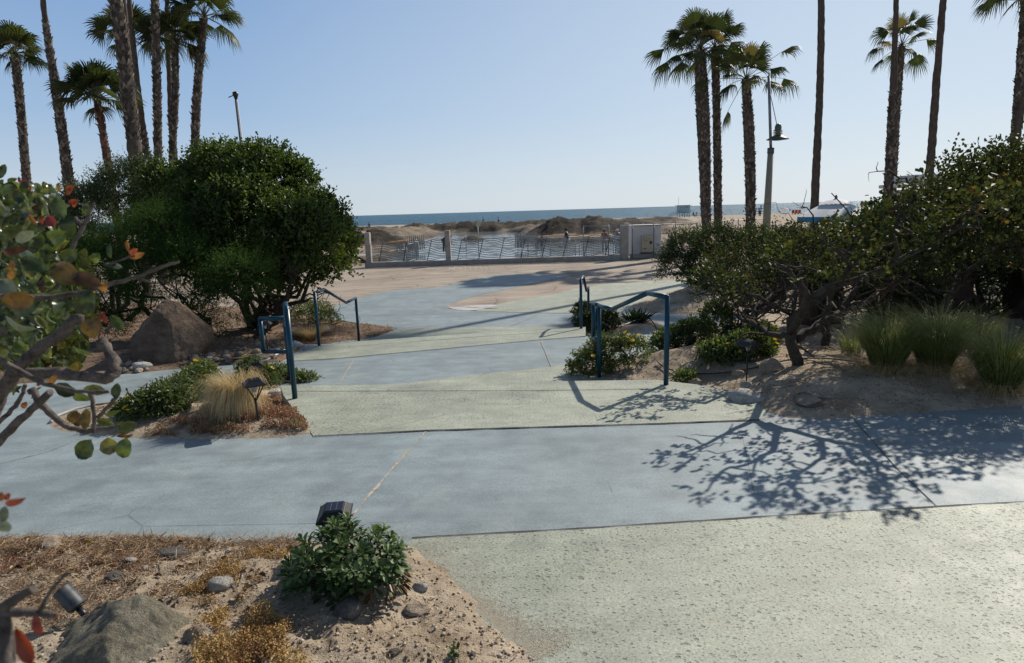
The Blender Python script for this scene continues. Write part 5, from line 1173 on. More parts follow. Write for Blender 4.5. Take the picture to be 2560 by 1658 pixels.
# ================================================================== WAVE FENCE
FY = 32.0; fz = float(zC(FY))
root = empty('wave_fence', (-7, FY, fz), 'low concrete kerb and posts with wavy steel rails between plaza and lagoon', 'fence')
m = MB(); m.box((6.35, .0, .11), (13.1, .32, .26)); m.build('kerb', P_GREYC, root, .02)
for x, wd in ((0, .25), (3.95, .25), (12.7, .38)):
    m = MB(); m.box((x, -.002, .85), (wd, .36, 1.72)); m.build('post', P_GREYC, root, .02)
def wave_panel(x0, x1):
    m = MB()
    for k in range(13):
        z = .30 + k * .078; ph = k * .12; P = []
        n = int((x1 - x0) / .09)
        for i_ in range(n + 1):
            x = x0 + (x1 - x0) * i_ / n; am = .045 * (.6 + .4 * sin(x * .7 + k)); P.append((x, .02, z + am * sin(x * 5.6 + ph) + .02 * sin(x * 2.1)))
        m.tube(P, .02, 5, False)
    m.build('wave_rails', P_STEEL, root)
    n = int(round((x1 - x0) / 1.1))
    for k in range(n):
        x = x0 + .3 + k * (x1 - x0) / n; b_ = MB(); b_.tube([(x, -.02, .24), (x + .26, -.02, 1.25)], .018, 6); b_.build('slanted_bar', P_DSTEEL, root)
wave_panel(.18, 3.8); wave_panel(4.1, 12.5)

# crowd barriers behind the fence
def barrier(label, a, b, z, h=1.1, mat=P_STEEL, rows=.13, name='crowd_barrier', group='steel crowd barriers', r=.016, tall=0):
    a = Vector(a); b = Vector(b); root = empty(name, (a[0], a[1], z), label, 'barrier', group); d = Vector((b.x - a.x, b.y - a.y, 0)); L = d.length; u = d / L; m = MB()
    m.tube([(0, 0, 0), (0, 0, h)], r * 1.3, 8); m.tube([d, d + Vector((0, 0, h))], r * 1.3, 8); m.tube([(0, 0, h), d + Vector((0, 0, h))], r * 1.2, 8); m.tube([(0, 0, .15), d + Vector((0, 0, .15))], r, 8); m.build('frame', mat, root)
    m = MB(); n = int(L / rows)
    for k in range(1, n): m.tube([u * (k * L / n) + Vector((0, 0, .15)), u * (k * L / n) + Vector((0, 0, h + tall * (k % 2)))], r * .6, 5, False)
    m.build('bars', mat, root); return root
for k, (a, b, lb) in enumerate([((-6.9, 34), (-5.9, 37), 'leftmost steel barrier at the near end of the left run'), ((-5.95, 37.2), (-5.8, 41), 'steel barrier in the middle of the left run'), ((-6.0, 41.2), (-6.6, 46), 'steel barrier at the far end of the left run'),
        ((3.9, 36), (5.7, 35.4), 'steel barrier right of the red bar behind the fence'), ((5.9, 35.3), (7.9, 34.6), 'steel barrier behind the right fence post'), ((2.4, 38), (3.7, 36.2), 'steel barrier beside the two standing people'), ((.6, 46), (2.8, 44.5), 'far steel barrier in front of the two standing people')]):
    barrier(lb, a, b, float(zbeach(a[1])) - .25, 1.15 if k else .9)
for k, (a, b, lb) in enumerate([((-9.4, 54), (-7.4, 56), 'grey picket panel at the left of the lagoon'), ((.5, 54), (2.3, 55), 'grey picket panel behind the two standing people')]):
    m_ = empty('picket_panel', (a[0], a[1], float(zbeach(a[1])) - .3), lb, 'barrier', 'picket panels by the lagoon'); q = MB(); L = Vector((b[0] - a[0], b[1] - a[1], 0))
    for j in range(14): q.box(L * (j / 13) + Vector((0, 0, .62)), (.09, .03, 1.24))
    q.box(L * .5 + Vector((0, .04, .5)), (L.length, .04, .08), math.atan2(L.y, L.x)); q.build('pickets', P_GREYC, m_)
# stakes in the lagoon
for x, y, h, lb in ((-3.9, 58, 1.3, 'thin stake in the lagoon left of the flagged stake'), (-2.4, 50, 2.15, 'stake with pale sign standing in the lagoon'), (1.0, 55, 1.4, 'left of two thin stakes near the right lagoon bank'), (1.6, 56, 1.4, 'right of two thin stakes near the right lagoon bank'), (-7.2, 44, 1.3, 'thin stake by the left barriers')):
    r_ = empty('stake', (x, y, WZ), lb, 'stake'); q = MB(); q.tube([(0, 0, -.3), (0, 0, h)], .03, 6); q.build('pole', P_STEEL, r_)
    if 'sign' in lb: q = MB(); q.add([(-.16, -.04, h), (.16, -.04, h - .02), (.3, -.04, h + .3), (0, -.04, h + .55)], [(0, 1, 2, 3)]); q.build('sign', P_CREAM, r_)
# warning tape
def tape(label, pts):
    m = MB(); P = chaikin([tuple(p) for p in pts], 1, False)
    V = []; 
    for p in P: V += [p, (p[0], p[1], p[2] + .08)]
    m.add(V, [(2 * i_, 2 * i_ + 1, 2 * i_ + 3, 2 * i_ + 2) for i_ in range(len(P) - 1)]); return tag(m.build('warning_tape', P_ORANGE), label, 'tape')
tape('orange warning tape left of and behind the wave fence', [at(760, 612, 40), at(890, 615, 40), at(950, 611, 41), at(1020, 601, 43)])
tape('orange warning tape strung before the two dark sand heaps', [at(1372, 589.5, 60), at(1430, 590, 60), at(1500, 585.5, 60), at(1535, 584, 60)])

# white pump enclosure
wx, wy = 6.15, 33.0; root = empty('pump_enclosure', (wx, wy, fz), 'white equipment enclosure with a cream cabinet next to the fence', 'enclosure')
m = MB(); m.box((.82, .3, .85), (1.5, 1.0, 1.55)); m.build('wall', P_WHITE, root, .02); m = MB(); m.box((.82, .3, 1.645), (1.6, 1.1, .04)); m.build('roof', P_WHITE, root, .01)
m = MB(); m.box((.86, -.3, .72), (.62, .18, .84)); cab = m.build('cabinet', P_CREAM, root, .01)
m = MB(); m.box((1.0, -.396, .78), (.12, .012, .16)); m.build('control_window', P_BLACK, cab); m = MB(); m.box((.7, -.395, .48), (.13, .01, .05)); m.build('nameplate', P_DSTEEL, cab)
m = MB(); P = [(.72 + .09 * cos(t_), -.396, .98 + .09 * sin(t_)) for t_ in np.linspace(.9, 5.2, 14)]; m.tube(P, .008, 5); m.box((.86, -.393, .98), (.12, .006, .02)); m.box((.76, -.393, .86), (.14, .006, .015)); m.build('logo', P_DSTEEL, cab)
m = MB(); m.box((.86, -.3, .26), (.72, .2, .06)); m.build('cabinet_base', P_DSTEEL, root)
m = MB(); m.box((1.7, -.15, .1), (3.4, .3, .22)); m.build('footing', P_GREYC, root, .01)
m = MB(); m.box((2.1, .1, .5), (.5, .4, .8)); m.build('grey_cabinet', P_GREYC, root, .02)

# chain-link fences
def chainlink(label, a, b, z, h=1.5, posts=4, sp=.13):
    root = empty('chain_link_fence', (a[0], a[1], z), label, 'fence', 'chain link fences'); d = Vector((b[0] - a[0], b[1] - a[1], 0)); L = d.length; u = d / L
    m = MB(); m.tube([(0, 0, h), d + Vector((0, 0, h))], .022, 6); m.build('top_rail', P_STEEL, root)
    for k in range(posts):
        q = MB(); p_ = d * k / (posts - 1); q.tube([p_, p_ + Vector((0, 0, h + .05))], .032, 8); q.build('post', P_STEEL, root)
    q = MB(); n = int((L + h) / sp)
    for k in range(n):
        s_ = k * sp
        for sg in (0, 1):
            x0 = max(0, s_ - h); z0 = 0 if s_ >= 0 and s_ - h <= 0 else s_ - L
            xa, za = (s_ if s_ <= L else L), (0 if s_ <= L else s_ - L); xb, zb = (s_ - h if s_ > h else 0), (h if s_ > h else s_)
            if sg: xa, xb = L - xa, L - xb
            pa = u * xa + Vector((0, 0, za)); pb = u * xb + Vector((0, 0, zb)); nrm = Vector((0, 0, .0035)); q.add([pa - nrm, pa + nrm, pb + nrm, pb - nrm], [(0, 1, 2, 3)])
    q.build('wire_mesh', P_STEEL, root); return root
chainlink('chain link fence in front of the white enclosure running right', (6.2, 32.55), (9.5, 32.7), fz + .05, 1.6, 4)
chainlink('chain link fence farther back running right behind the hedge', (5.6, 36.5), (16, 40), float(zbeach(38)) - .05, 1.75, 6, .16)
chainlink('chain link side fence beside the sitting man', (4.3, 37.5), (5.6, 36.4), float(zbeach(37)) - .1, 1.75, 2, .16)

# ================================================================== BEACH FURNITURE
# lifeguard tower
p = at(1695, 546, 232); s_ = 232 / FOC; root = empty('lifeguard_tower', (p.x, 232, zbeach(232)), 'pale blue lifeguard tower on stilts with a ramp', 'lifeguard tower')
W_ = 3.7; m = MB()
m.add([(-.0, -1.5, 1.65), (W_, -1.5, 1.65), (W_ + .15, -1.5, 4.15), (-.25, -1.5, 4.15), (0, 1.5, 1.65), (W_, 1.5, 1.65), (W_ + .15, 1.5, 4.15), (-.25, 1.5, 4.15)], [(0, 1, 2, 3), (5, 4, 7, 6), (4, 0, 3, 7), (1, 5, 6, 2), (3, 2, 6, 7), (4, 5, 1, 0)]); cabn = m.build('cabin', P_TOWER, root)
m = MB(); m.box((2.6, -1.53, 3.55), (.6, .05, .25)); m.build('number_plate', P_DSTEEL, cabn)
m = MB(); m.box((W_ / 2 - .1, 0, 4.22), (5.1, 3.9, .14)); m.build('roof', P_TOWERD, root); m = MB(); m.box((W_ / 2, -.1, 1.58), (4.9, 4.4, .14)); m.build('deck', P_TOWER, root)
for x in (.1, 1.9, 3.6):
    for y in (-1.6, 1.4): m = MB(); m.box((x, y, .75), (.18, .18, 1.6)); m.build('stilt', P_TOWERD, root)
m = MB(); [m.tube([(x0, -1.65, .1), (x1, -1.65, 1.45)], .06, 5) for x0, x1 in ((.1, 1.9), (1.9, .1), (1.9, 3.6), (3.6, 1.9))]; m.build('brace', P_TOWERD, root)
m = MB(); m.add([(-.4, -1.9, 1.62), (-.4, -.8, 1.62), (-3.9, -.8, .02), (-3.9, -1.9, .02)], [(0, 1, 2, 3)]); m.build('ramp', P_TOWERD, root)
m = MB()
for a_, b_ in (((-.4, -1.9, 2.6), (-3.9, -1.9, 1.0)), ((-.4, -1.9, 2.1), (-3.9, -1.9, .5)), ((-.4, -2.2, 2.6), (.3, -2.2, 2.6)), ((3.7, -2.2, 2.6), (4.3, -2.2, 2.6)), ((4.3, -2.2, 2.6), (4.3, 2., 2.6)), ((4.3, -2.2, 2.1), (4.3, 2., 2.1))): m.tube([a_, b_], .05, 5)
for k in range(5): m.tube([(-.4 - k * .87, -1.9, 1.62 - k * .4), (-.4 - k * .87, -1.9, 2.6 - k * .4)], .05, 5)
for x, y in ((4.3, -2.2), (4.3, 0), (4.3, 2)): m.tube([(x, y, 1.6), (x, y, 2.6)], .05, 5)
m.build('railing', P_TOWERD, root); m = MB(); m.tube([(.1, 0, 4.2), (.1, 0, 7.2)], .05, 6); m.build('flagpole', P_WHITE, root)

def aframe(label, p, w_=1.0, h=1.15):
    root = empty('road_barricade', p, label, 'barricade', 'orange and white barricades on the sand')
    for x in (-w_ / 2, w_ / 2):
        m = MB(); m.tube([(x, -.25, 0), (x, 0, h)], .03, 5); m.tube([(x, .25, 0), (x, 0, h)], .03, 5); m.build('leg', P_WHITE, root)
    for z in (h - .15, h - .6):
        m = MB(); m.box((0, -.09, z), (w_ * 1.1, .04, .22)); m.build('board', P_ORANGE, root)
        m = MB(); [m.box((x, -.115, z), (.16, .01, .20)) for x in (-.35, 0, .35)]; m.build('stripe', P_WHITE, root)
for px, py, lb in ((1570, 559, 'striped barricade nearest the dark sand heaps'), (1623, 559.5, 'striped barricade in the middle of the beach row'), (1685, 560.5, 'striped barricade below the lifeguard tower'), (1664, 585, 'striped barricade behind the chain link fence')):
    Y = (float(CZ) - 3.3) and 3.45 * FOC / (py - (528 - .0295 * (px - 1280))); q = hit(px, py, zbeach); aframe(lb, q, 1.0 * q.y / 140, 1.25 * q.y / 140)
def beach_umb(label, px, py, Y, mat, r=1.3, h=2.1, tilt=0., closed=False):
    p = at(px, py, Y); g = float(zbeach(Y)); root = empty('beach_umbrella', (p.x, Y, g), label, 'umbrella', None); root.rotation_euler = (0, tilt, 0)
    m = MB(); m.tube([(0, 0, 0), (0, 0, h)], .03, 6); m.build('pole', P_WHITE, root); m = MB()
    m.lathe((0, 0, h), [(r, -.45), (r * .75, -.2), (r * .4, -.03), (.01, .08)] if not closed else [(.05, -1.2), (.2, -.9), (.12, -.2), (.01, .1)], 10); m.build('canopy', mat, root)
beach_umb('salmon beach umbrella left of the other near the water line', 1959, 530, 225, P_PINK, 1.5, 2.3)
beach_umb('salmon beach umbrella just left of the patio umbrella', 2007, 528, 225, P_PINK, 1.5, 2.4)
beach_umb('closed tan umbrella leaning beside the lifeguard tower', 1752, 535, 215, P_CREAM, 1., 2.6, -1., True)
# loungers
for k, (px, lb) in enumerate(((1984, 'left red beach chair by the umbrella'), (1992, 'middle red beach chair by the umbrella'), (2000, 'right red beach chair by the umbrella'))):
    p = at(px, 535, 220); root = empty('beach_chair', (p.x, 220, zbeach(220)), lb, 'beach chair', 'red beach chairs'); m = MB(); m.box((0, 0, .5), (.9, .9, .12)); m.build('seat', P_RED, root); m = MB(); m.box((0, .5, 1.0), (.9, .15, 1.1)); m.build('backrest', P_RED, root)
    for x in (-.4, .4): m = MB(); m.box((x, 0, .23), (.08, .8, .44)); m.build('leg', P_WHITE, root)
for k, (px, lb) in enumerate(((1893, 'left wooden viewing frame on the sand by the sea'), (1906, 'right wooden viewing frame on the sand by the sea'))):
    p = at(px, 535, 200); root = empty('lifeguard_chair', (p.x, 200, zbeach(200)), lb, 'frame'); m = MB()
    for x in (-.7, .7):
        for y in (-.5, .5): m.tube([(x * 1.2, y, 0), (x * .7, y, 2.6 if k == 0 else 3.4)], .12, 5)
    for z in (.7, 1.5, 2.3): m.box((0, 0, z), (1.5, 1., .16))
    m.build('frame', P_DSTEEL, root)
# patio umbrella
Y = 20.; p = at(2090, 497, Y); g = zC(Y); root = empty('patio_umbrella', (p.x, Y, g), 'white patio umbrella with blue valance behind the right bush', 'umbrella'); H_ = p.z - g
m = MB(); m.tube([(0, 0, 0), (0, 0, H_)], .03, 8); m.build('pole', P_DSTEEL, root)
m = MB(); m.lathe((0, 0, H_), [(1.13, -.52), (.5, -.2), (.42, -.17)], 8); cn = m.build('canopy', P_CANV, root); m = MB(); m.lathe((0, 0, H_), [(.5, -.15), (.3, -.06), (.02, 0)], 8); m.build('vent', P_CANV, cn); m = MB(); m.lathe((0, 0, H_), [(1.13, -.52), (1.15, -.68)], 8); m.build('valance', P_CANVB, cn); m = MB(); m.lathe((0, 0, H_), [(.04, 0), (.045, .06), (.01, .12)], 8); m.build('finial', P_LAMP, cn)
for k in range(8):
    a_ = 2 * pi * k / 8; m = MB(); m.tube([(0, 0, H_ - .03), (1.11 * cos(a_), 1.11 * sin(a_), H_ - .54)], .01, 5); m.build('rib', P_DSTEEL, cn)
# white building
Y0 = 29.; p = at(2285, 438, Y0); g = zC(Y0); root = empty('white_building', (p.x, Y0, g), 'white flat roofed building with cornice behind the right bushes', 'building'); H_ = p.z - g
m = MB(); m.box((6.3, 1.2, H_ / 2 - .3), (11.8, 1.9, H_ - .6)); wl = m.build('wall', P_WHITE, root); m = MB(); m.box((6.3, 1.2, H_ - .15), (12.2, 2.2, .36)); m.build('parapet', P_WHITE, root, .03); m = MB(); m.box((6.2, 1.15, H_ - .42), (12.7, 2.6, .16)); m.build('cornice', P_WHITE, root, .03)
for k in range(5):
    m = MB(); x = 1.3 + k * 2.2; m.box((x, .19, H_ - 1.7), (1.3, .05, 1.5)); wn = m.build('window', P_CANVB, wl); m = MB(); m.box((x, .15, H_ - 2.5), (1.5, .14, .1)); m.build('sill', P_WHITE, wn)

# ================================================================== PEOPLE
def skin_obj(name, V, E, R, mat, parent, sub=1):
    me = bpy.data.meshes.new(name); me.from_pydata([tuple(v) for v in V], E, []); o = link(name, me, parent, mat)
    md = o.modifiers.new('Skin', 'SKIN'); md.use_smooth_shade = True
    for sv_, r in zip(me.skin_vertices[0].data, R): sv_.radius = r if isinstance(r, tuple) else (r, r)
    me.skin_vertices[0].data[0].use_root = True
    if sub: s2_ = o.modifiers.new('Sub', 'SUBSURF'); s2_.levels = sub; s2_.render_levels = sub
    return o
def person(label, loc, yaw, pose='stand', top=P_CBLK, bot=P_CGRY, H=1.72, hat=None, group=None):
    root = empty('person', loc, label, 'person', group, yaw); k = H / 1.75
    J = dict(pel=(0, 0, .95), sp=(0, 0, 1.15), ch=(0, .0, 1.38), nk=(0, .01, 1.50), hd=(0, .02, 1.60), ht=(0, .01, 1.70),
             hl=(.1, 0, .92), kl=(.11, -.02, .5), al=(.11, .03, .09), tl=(.12, -.13, .03), hr=(-.1, 0, .92), kr=(-.11, -.02, .5), ar=(-.11, .03, .09), tr=(-.12, -.13, .03),
             sl=(.18, .01, 1.42), el=(.24, .02, 1.13), wl=(.24, -.06, .88), fl=(.24, -.09, .78), sr=(-.18, .01, 1.42), er=(-.24, .02, 1.13), wr=(-.24, -.06, .88), fr=(-.24, -.09, .78))
    if pose == 'walk': J.update(kl=(.1, -.2, .52), al=(.1, -.28, .1), tl=(.1, -.42, .06), kr=(-.1, .08, .5), ar=(-.1, .3, .14), tr=(-.1, .2, .03), el=(.24, .16, 1.16), wl=(.22, .22, .92), fl=(.22, .2, .83), er=(-.24, -.1, 1.15), wr=(-.2, -.3, 1.0), fr=(-.2, -.37, .95))
    if pose == 'hips': J.update(el=(.38, .05, 1.2), wl=(.2, -.04, 1.05), fl=(.14, -.08, 1.0), er=(-.3, -.1, 1.18), wr=(-.12, -.28, 1.22), fr=(-.06, -.33, 1.25))
    if pose == 'sit': J.update(pel=(0, 0, .5), sp=(0, -.02, .7), ch=(0, -.06, .93), nk=(0, -.08, 1.05), hd=(0, -.1, 1.15), ht=(0, -.1, 1.25), hl=(.1, 0, .5), kl=(.13, -.42, .52), al=(.13, -.44, .1), tl=(.13, -.58, .04), hr=(-.1, 0, .5), kr=(-.13, -.42, .52), ar=(-.13, -.44, .1), tr=(-.13, -.58, .04),
             sl=(.18, -.05, .97), el=(.22, -.12, .7), wl=(.14, -.35, .6), fl=(.1, -.42, .58), sr=(-.18, -.05, .97), er=(-.22, -.12, .7), wr=(-.14, -.35, .6), fr=(-.1, -.42, .58))
    if pose == 'bend': J.update(sp=(0, -.14, 1.1), ch=(0, -.38, 1.2), nk=(0, -.5, 1.2), hd=(0, -.6, 1.16), ht=(0, -.7, 1.12), sl=(.18, -.4, 1.2), el=(.2, -.45, .92), wl=(.18, -.5, .68), fl=(.18, -.52, .58), sr=(-.18, -.4, 1.2), er=(-.2, -.45, .92), wr=(-.18, -.5, .68), fr=(-.18, -.52, .58))
    if pose == 'lie': J.update(pel=(0, 0, .13), sp=(0, .22, .2), ch=(0, .42, .36), nk=(0, .5, .46), hd=(0, .55, .56), ht=(0, .58, .66), hl=(.1, -.02, .12), kl=(.12, -.4, .35), al=(.11, -.75, .08), tl=(.11, -.85, .15), hr=(-.1, -.02, .12), kr=(-.12, -.42, .12), ar=(-.11, -.85, .08), tr=(-.11, -.92, .17),
             sl=(.18, .42, .38), el=(.24, .62, .18), wl=(.22, .4, .06), fl=(.2, .32, .05), sr=(-.18, .42, .38), er=(-.24, .62, .18), wr=(-.22, .4, .06), fr=(-.2, .32, .05))
    J = {a: Vector(v) * k for a, v in J.items()}
    def sk(name, chain, rad, mat, sub=1):
        ids = []; V = []; R = []; E = []
        for c, rr_ in zip(chain, rad):
            for q, r_ in zip(c, rr_):
                if q not in ids: ids.append(q); V.append(J[q]); R.append(tuple(x * k for x in r_) if isinstance(r_, tuple) else r_ * k)
            E += [(ids.index(c[i_]), ids.index(c[i_ + 1])) for i_ in range(len(c) - 1)]
        return skin_obj(name, V, E, R, mat, root, sub)
    sk('body', [['pel', 'sp', 'ch', 'nk', 'hd', 'ht'], ['pel', 'hl', 'kl', 'al', 'tl'], ['pel', 'hr', 'kr', 'ar', 'tr'], ['ch', 'sl', 'el', 'wl', 'fl'], ['ch', 'sr', 'er', 'wr', 'fr']],
       [[(.15, .1), (.12, .09), (.15, .1), .05, .085, .06], [0, .08, .052, .035, .03], [0, .08, .052, .035, .03], [0, .05, .036, .026, .025], [0, .05, .036, .026, .025]], P_SKIN)
    sk('shirt', [['sp', 'pel'], ['sp', 'ch', 'nk'], ['ch', 'sl', 'el'], ['ch', 'sr', 'er']], [[(.145, .115), (.165, .12)], [0, (.17, .12), .06], [0, .07, .055], [0, .07, .055]], top)
    sk('trousers', [['pel', 'hl', 'kl', 'al'], ['pel', 'hr', 'kr', 'ar']], [[(.165, .12), .098, .075, .06], [0, .098, .075, .06]], bot)
    m = MB(); n_ = (J['ht'] - J['hd']).normalized(); c = J['hd'] + n_ * .04 * k + Vector((0, .02, 0)) * k; m.lathe(c, [(.085 * k, -.06 * k), (.1 * k, .0), (.085 * k, .06 * k), (.04 * k, .095 * k), (.001, .1 * k)], 12); m.build('hat' if hat else 'hair', hat or P_HAIR, root)
    return root
def P_(px, Y, dz=0): 
    q = at(px, 600, Y); return (q.x, Y, float(beach_h(np.array([[q.x]]), np.array([[Y]]))[0][0, 0]) + dz)
def PF(px, pyfoot, Y): q = at(px, pyfoot, Y); return tuple(q)
person('person in dark red top standing left of a companion behind the fence', PF(1343, 632, 62), .3, 'stand', P_CRED, P_CBLK)
person('person in black standing with hands raised beside the person in dark red', PF(1355, 635, 60), -.5, 'hips', P_CBLK, P_CGRY)
person('young man in black shirt and pale trousers sitting on a barrier', PF(1419, 619, 42), -1.9, 'sit', P_CBLK, P_CWHT)
person('person in black bending beside the middle fence post', PF(1112, 632, 46), 2.4, 'bend', P_CBLK, P_CBLK)
person('person in rust red shirt behind the chain link fence', PF(1511, 632, 48), 2.9, 'stand', P_CRED, P_CGRY)
person('person in white shirt and cap beside the right fence post', PF(1543, 638, 42), .2, 'stand', P_CWHT, P_CWHT, hat=P_CWHT)
person('lone person standing on the sand ridge at the left by the sea', P_(925.5, 150), 0, 'stand', P_CGRY, P_CBLK, 1.9)
person('person walking along the shore, left of two on the ridge', P_(1210, 165), 1.5, 'walk', P_CBLK, P_CGRY, 2.2)
person('person at the shore, right of two on the ridge', P_(1248, 165), 1.2, 'hips', P_CGRY, P_CBLK, 2.2)
person('small child crouching between two people on the ridge', P_(1230, 160), 1.2, 'bend', P_CBLK, P_CGRY, 1.4)
person('sunbather in dark clothes reclining on the sand behind the heaps', tuple(hit(1548, 558, zbeach)), 1.5, 'lie', P_CBLK, P_CGRY, 2.2)
person('dark clothed person sitting on the sand, left of two right of the lifeguard tower', tuple(hit(1733, 543, zbeach)), .4, 'sit', P_CBLK, P_CBLK, 2.6)
person('dark clothed person sitting on the sand, right of two right of the lifeguard tower', tuple(hit(1741, 543, zbeach)), -.3, 'sit', P_CBLK, P_CBLK, 2.6)
person('person in pale pink top walking behind the hedge near the lamp', PF(1938, 590, 75), 1.2, 'walk', P_CPNK, P_CGRY)
person('person in grey walking behind the hedge left of the one in pink', PF(1931, 592, 76), 1.2, 'walk', P_CGRY, P_CGRY)
# ================================================================== NEAR LEFT SHRUB (close to the lens, out of focus)
root = empty('near_shrub', at(-60, 1500, 1.15), 'close out of focus shrub with rounded green leaves and red new growth', 'shrub'); NO = Vector(root.location)
def LZ(x, y, Y): return at(x / 2.054, 400 + y / 2.054, Y) - NO
def br(pts, r0, r1, knob=.1):
    P = [tuple(LZ(*q)) for q in pts]; P = chaikin(P, 2, False); n = len(P)
    r0 *= .72; r1 *= .75; P = [tuple(q_ + random.uniform(-1, 1) * r0 * .22 for q_ in q) for q in P]; mbb = MB(); mbb.tube(P, [(r0 + (r1 - r0) * i_ / (n - 1)) * random.uniform(1 - knob, 1 + knob * 1.2) for i_ in range(n)], 10); mbb.build('branch', B_FG, root)
br([(-250, 1500, .95), (-60, 1330, .97), (0, 1220, .98), (60, 1110, .98), (150, 1010, .98), (280, 920, .99), (405, 800, 1.0)], .017, .011)
br([(60, 1090, .98), (230, 1092, .98), (400, 1105, .98), (560, 1125, .98), (600, 1085, .99), (570, 1010, 1.0), (520, 935, 1.02)], .014, .010, .2)
br([(-40, 1000, .9), (120, 1100, .9), (250, 1160, .9), (420, 1195, .9), (560, 1190, .9)], .007, .003)
br([(160, 1180, 1.1), (240, 1290, 1.1), (330, 1360, 1.1), (430, 1400, 1.1), (520, 1385, 1.1), (620, 1365, 1.1)], .010, .004, .15)
br([(-60, 1500, 1.1), (0, 1440, 1.1), (130, 1310, 1.1), (210, 1240, 1.1), (260, 1190, 1.1)], .011, .008)
br([(-50, 1380, 1.15), (60, 1290, 1.15), (110, 1220, 1.15), (130, 1150, 1.15)], .007, .004)
br([(-60, 700, .95), (180, 712, .97), (400, 690, .98), (520, 650, .98), (700, 605, .98), (800, 560, .98), (920, 520, .98)], .007, .0025, .15)
br([(700, 605, .98), (760, 625, .98), (775, 632, .98)], .003, .002); br([(740, 590, .98), (790, 545, .98)], .003, .0015)
br([(300, 560, 1.1), (370, 450, 1.1), (430, 340, 1.1), (480, 220, 1.1)], .007, .003)
br([(430, 340, 1.1), (385, 300, 1.1)], .005, .004)
br([(505, 1320, 1.05), (560, 1265, 1.05), (600, 1215, 1.05)], .005, .004)
br([(-50, 620, 1.2), (60, 560, 1.2), (150, 420, 1.2), (250, 300, 1.2), (330, 220, 1.2)], .008, .003)
br([(-50, 300, 1.3), (60, 250, 1.3), (170, 120, 1.3)], .006, .003); br([(0, 900, 1.2), (120, 760, 1.2), (240, 700, 1.2), (340, 600, 1.2)], .008, .004)
br([(560, 540, 1.05), (640, 505, 1.05), (690, 490, 1.05)], .003, .002); br([(540, 880, 1.1), (590, 850, 1.1), (650, 830, 1.1)], .004, .002)
br([(460, 1180, 1.05), (485, 1280, 1.05), (480, 1400, 1.05)], .005, .004)
# very near twig in the lower left corner
LC = lambda x, y, Y: at(x * 1100 / 2380, 1200 + y * 1100 / 2380, Y) - NO
def br2(pts, r0, r1):
    P = chaikin([tuple(LC(*q)) for q in pts], 2, False); mbb = MB(); mbb.tube(P, [r0 + (r1 - r0) * i_ / (len(P) - 1) for i_ in range(len(P))], 8); mbb.build('branch', B_FG, root)
br2([(-120, 720, .42), (0, 720, .42), (120, 715, .42), (230, 720, .42), (310, 735, .42)], .0045, .002); br2([(0, 700, .42), (90, 640, .42), (180, 590, .42)], .004, .003); br2([(210, 720, .42), (270, 600, .42), (370, 495, .42)], .002, .001); br2([(30, 1100, .4), (40, 900, .41), (20, 730, .42)], .006, .004)
def rleaf(lst, mat, name='leaf'):
    """one mesh of hand placed rounded leaves: (x, y, depth, length_px, width_px, angle_deg, tilt)"""
    V = []; F = []; RN = []
    for conv, x, y, Y, lp, wp, ang, tl in lst:
        c = conv(x, y, Y); kx = Y / FOC; L = lp * kx; Wd = wp * kx * random.uniform(.72, .95); a = radians(ang); ax = (_R * cos(a) + _U * sin(a)); sd_ = (_R * -sin(a) + _U * cos(a)); nf = -_f
        sd_ = (sd_ * cos(tl) + nf * sin(tl)).normalized(); nn = ax.cross(sd_).normalized(); b = len(V); N = 9; cup = random.uniform(.02, .24); curl_ = random.uniform(-.05, .3)
        base = c - ax * L * .5
        for i_ in range(N):
            t = i_ / (N - 1); w_ = Wd * .5 * (max(0, 1 - (2 * t ** .92 - 1) ** 2) ** .68) * (1 + .05 * sin(t * 19 + x)); w_ = max(w_, Wd * .03)
            m_ = base + ax * L * t - nn * L * curl_ * (t * 2 - 1) ** 2 + nn * L * .03 * sin(t * 9 + y)
            V += [m_ + sd_ * w_ + nn * Wd * cup, m_ + sd_ * w_ * .5 + nn * Wd * cup * .35, m_, m_ - sd_ * w_ * .5 + nn * Wd * cup * .35, m_ - sd_ * w_ + nn * Wd * cup]
        for i_ in range(N - 1):
            for j in range(4): F.append((b + i_ * 5 + j, b + i_ * 5 + j + 1, b + i_ * 5 + j + 6, b + i_ * 5 + j + 5))
        r0 = random.random(); RN += [min(1, max(0, r0 + (abs(j % 5 - 2) - 1) * .03)) for j in range(N * 5)]
    return np_mesh(name, [tuple(v) for v in V], F, mat, root, rnd=RN, smooth=True)
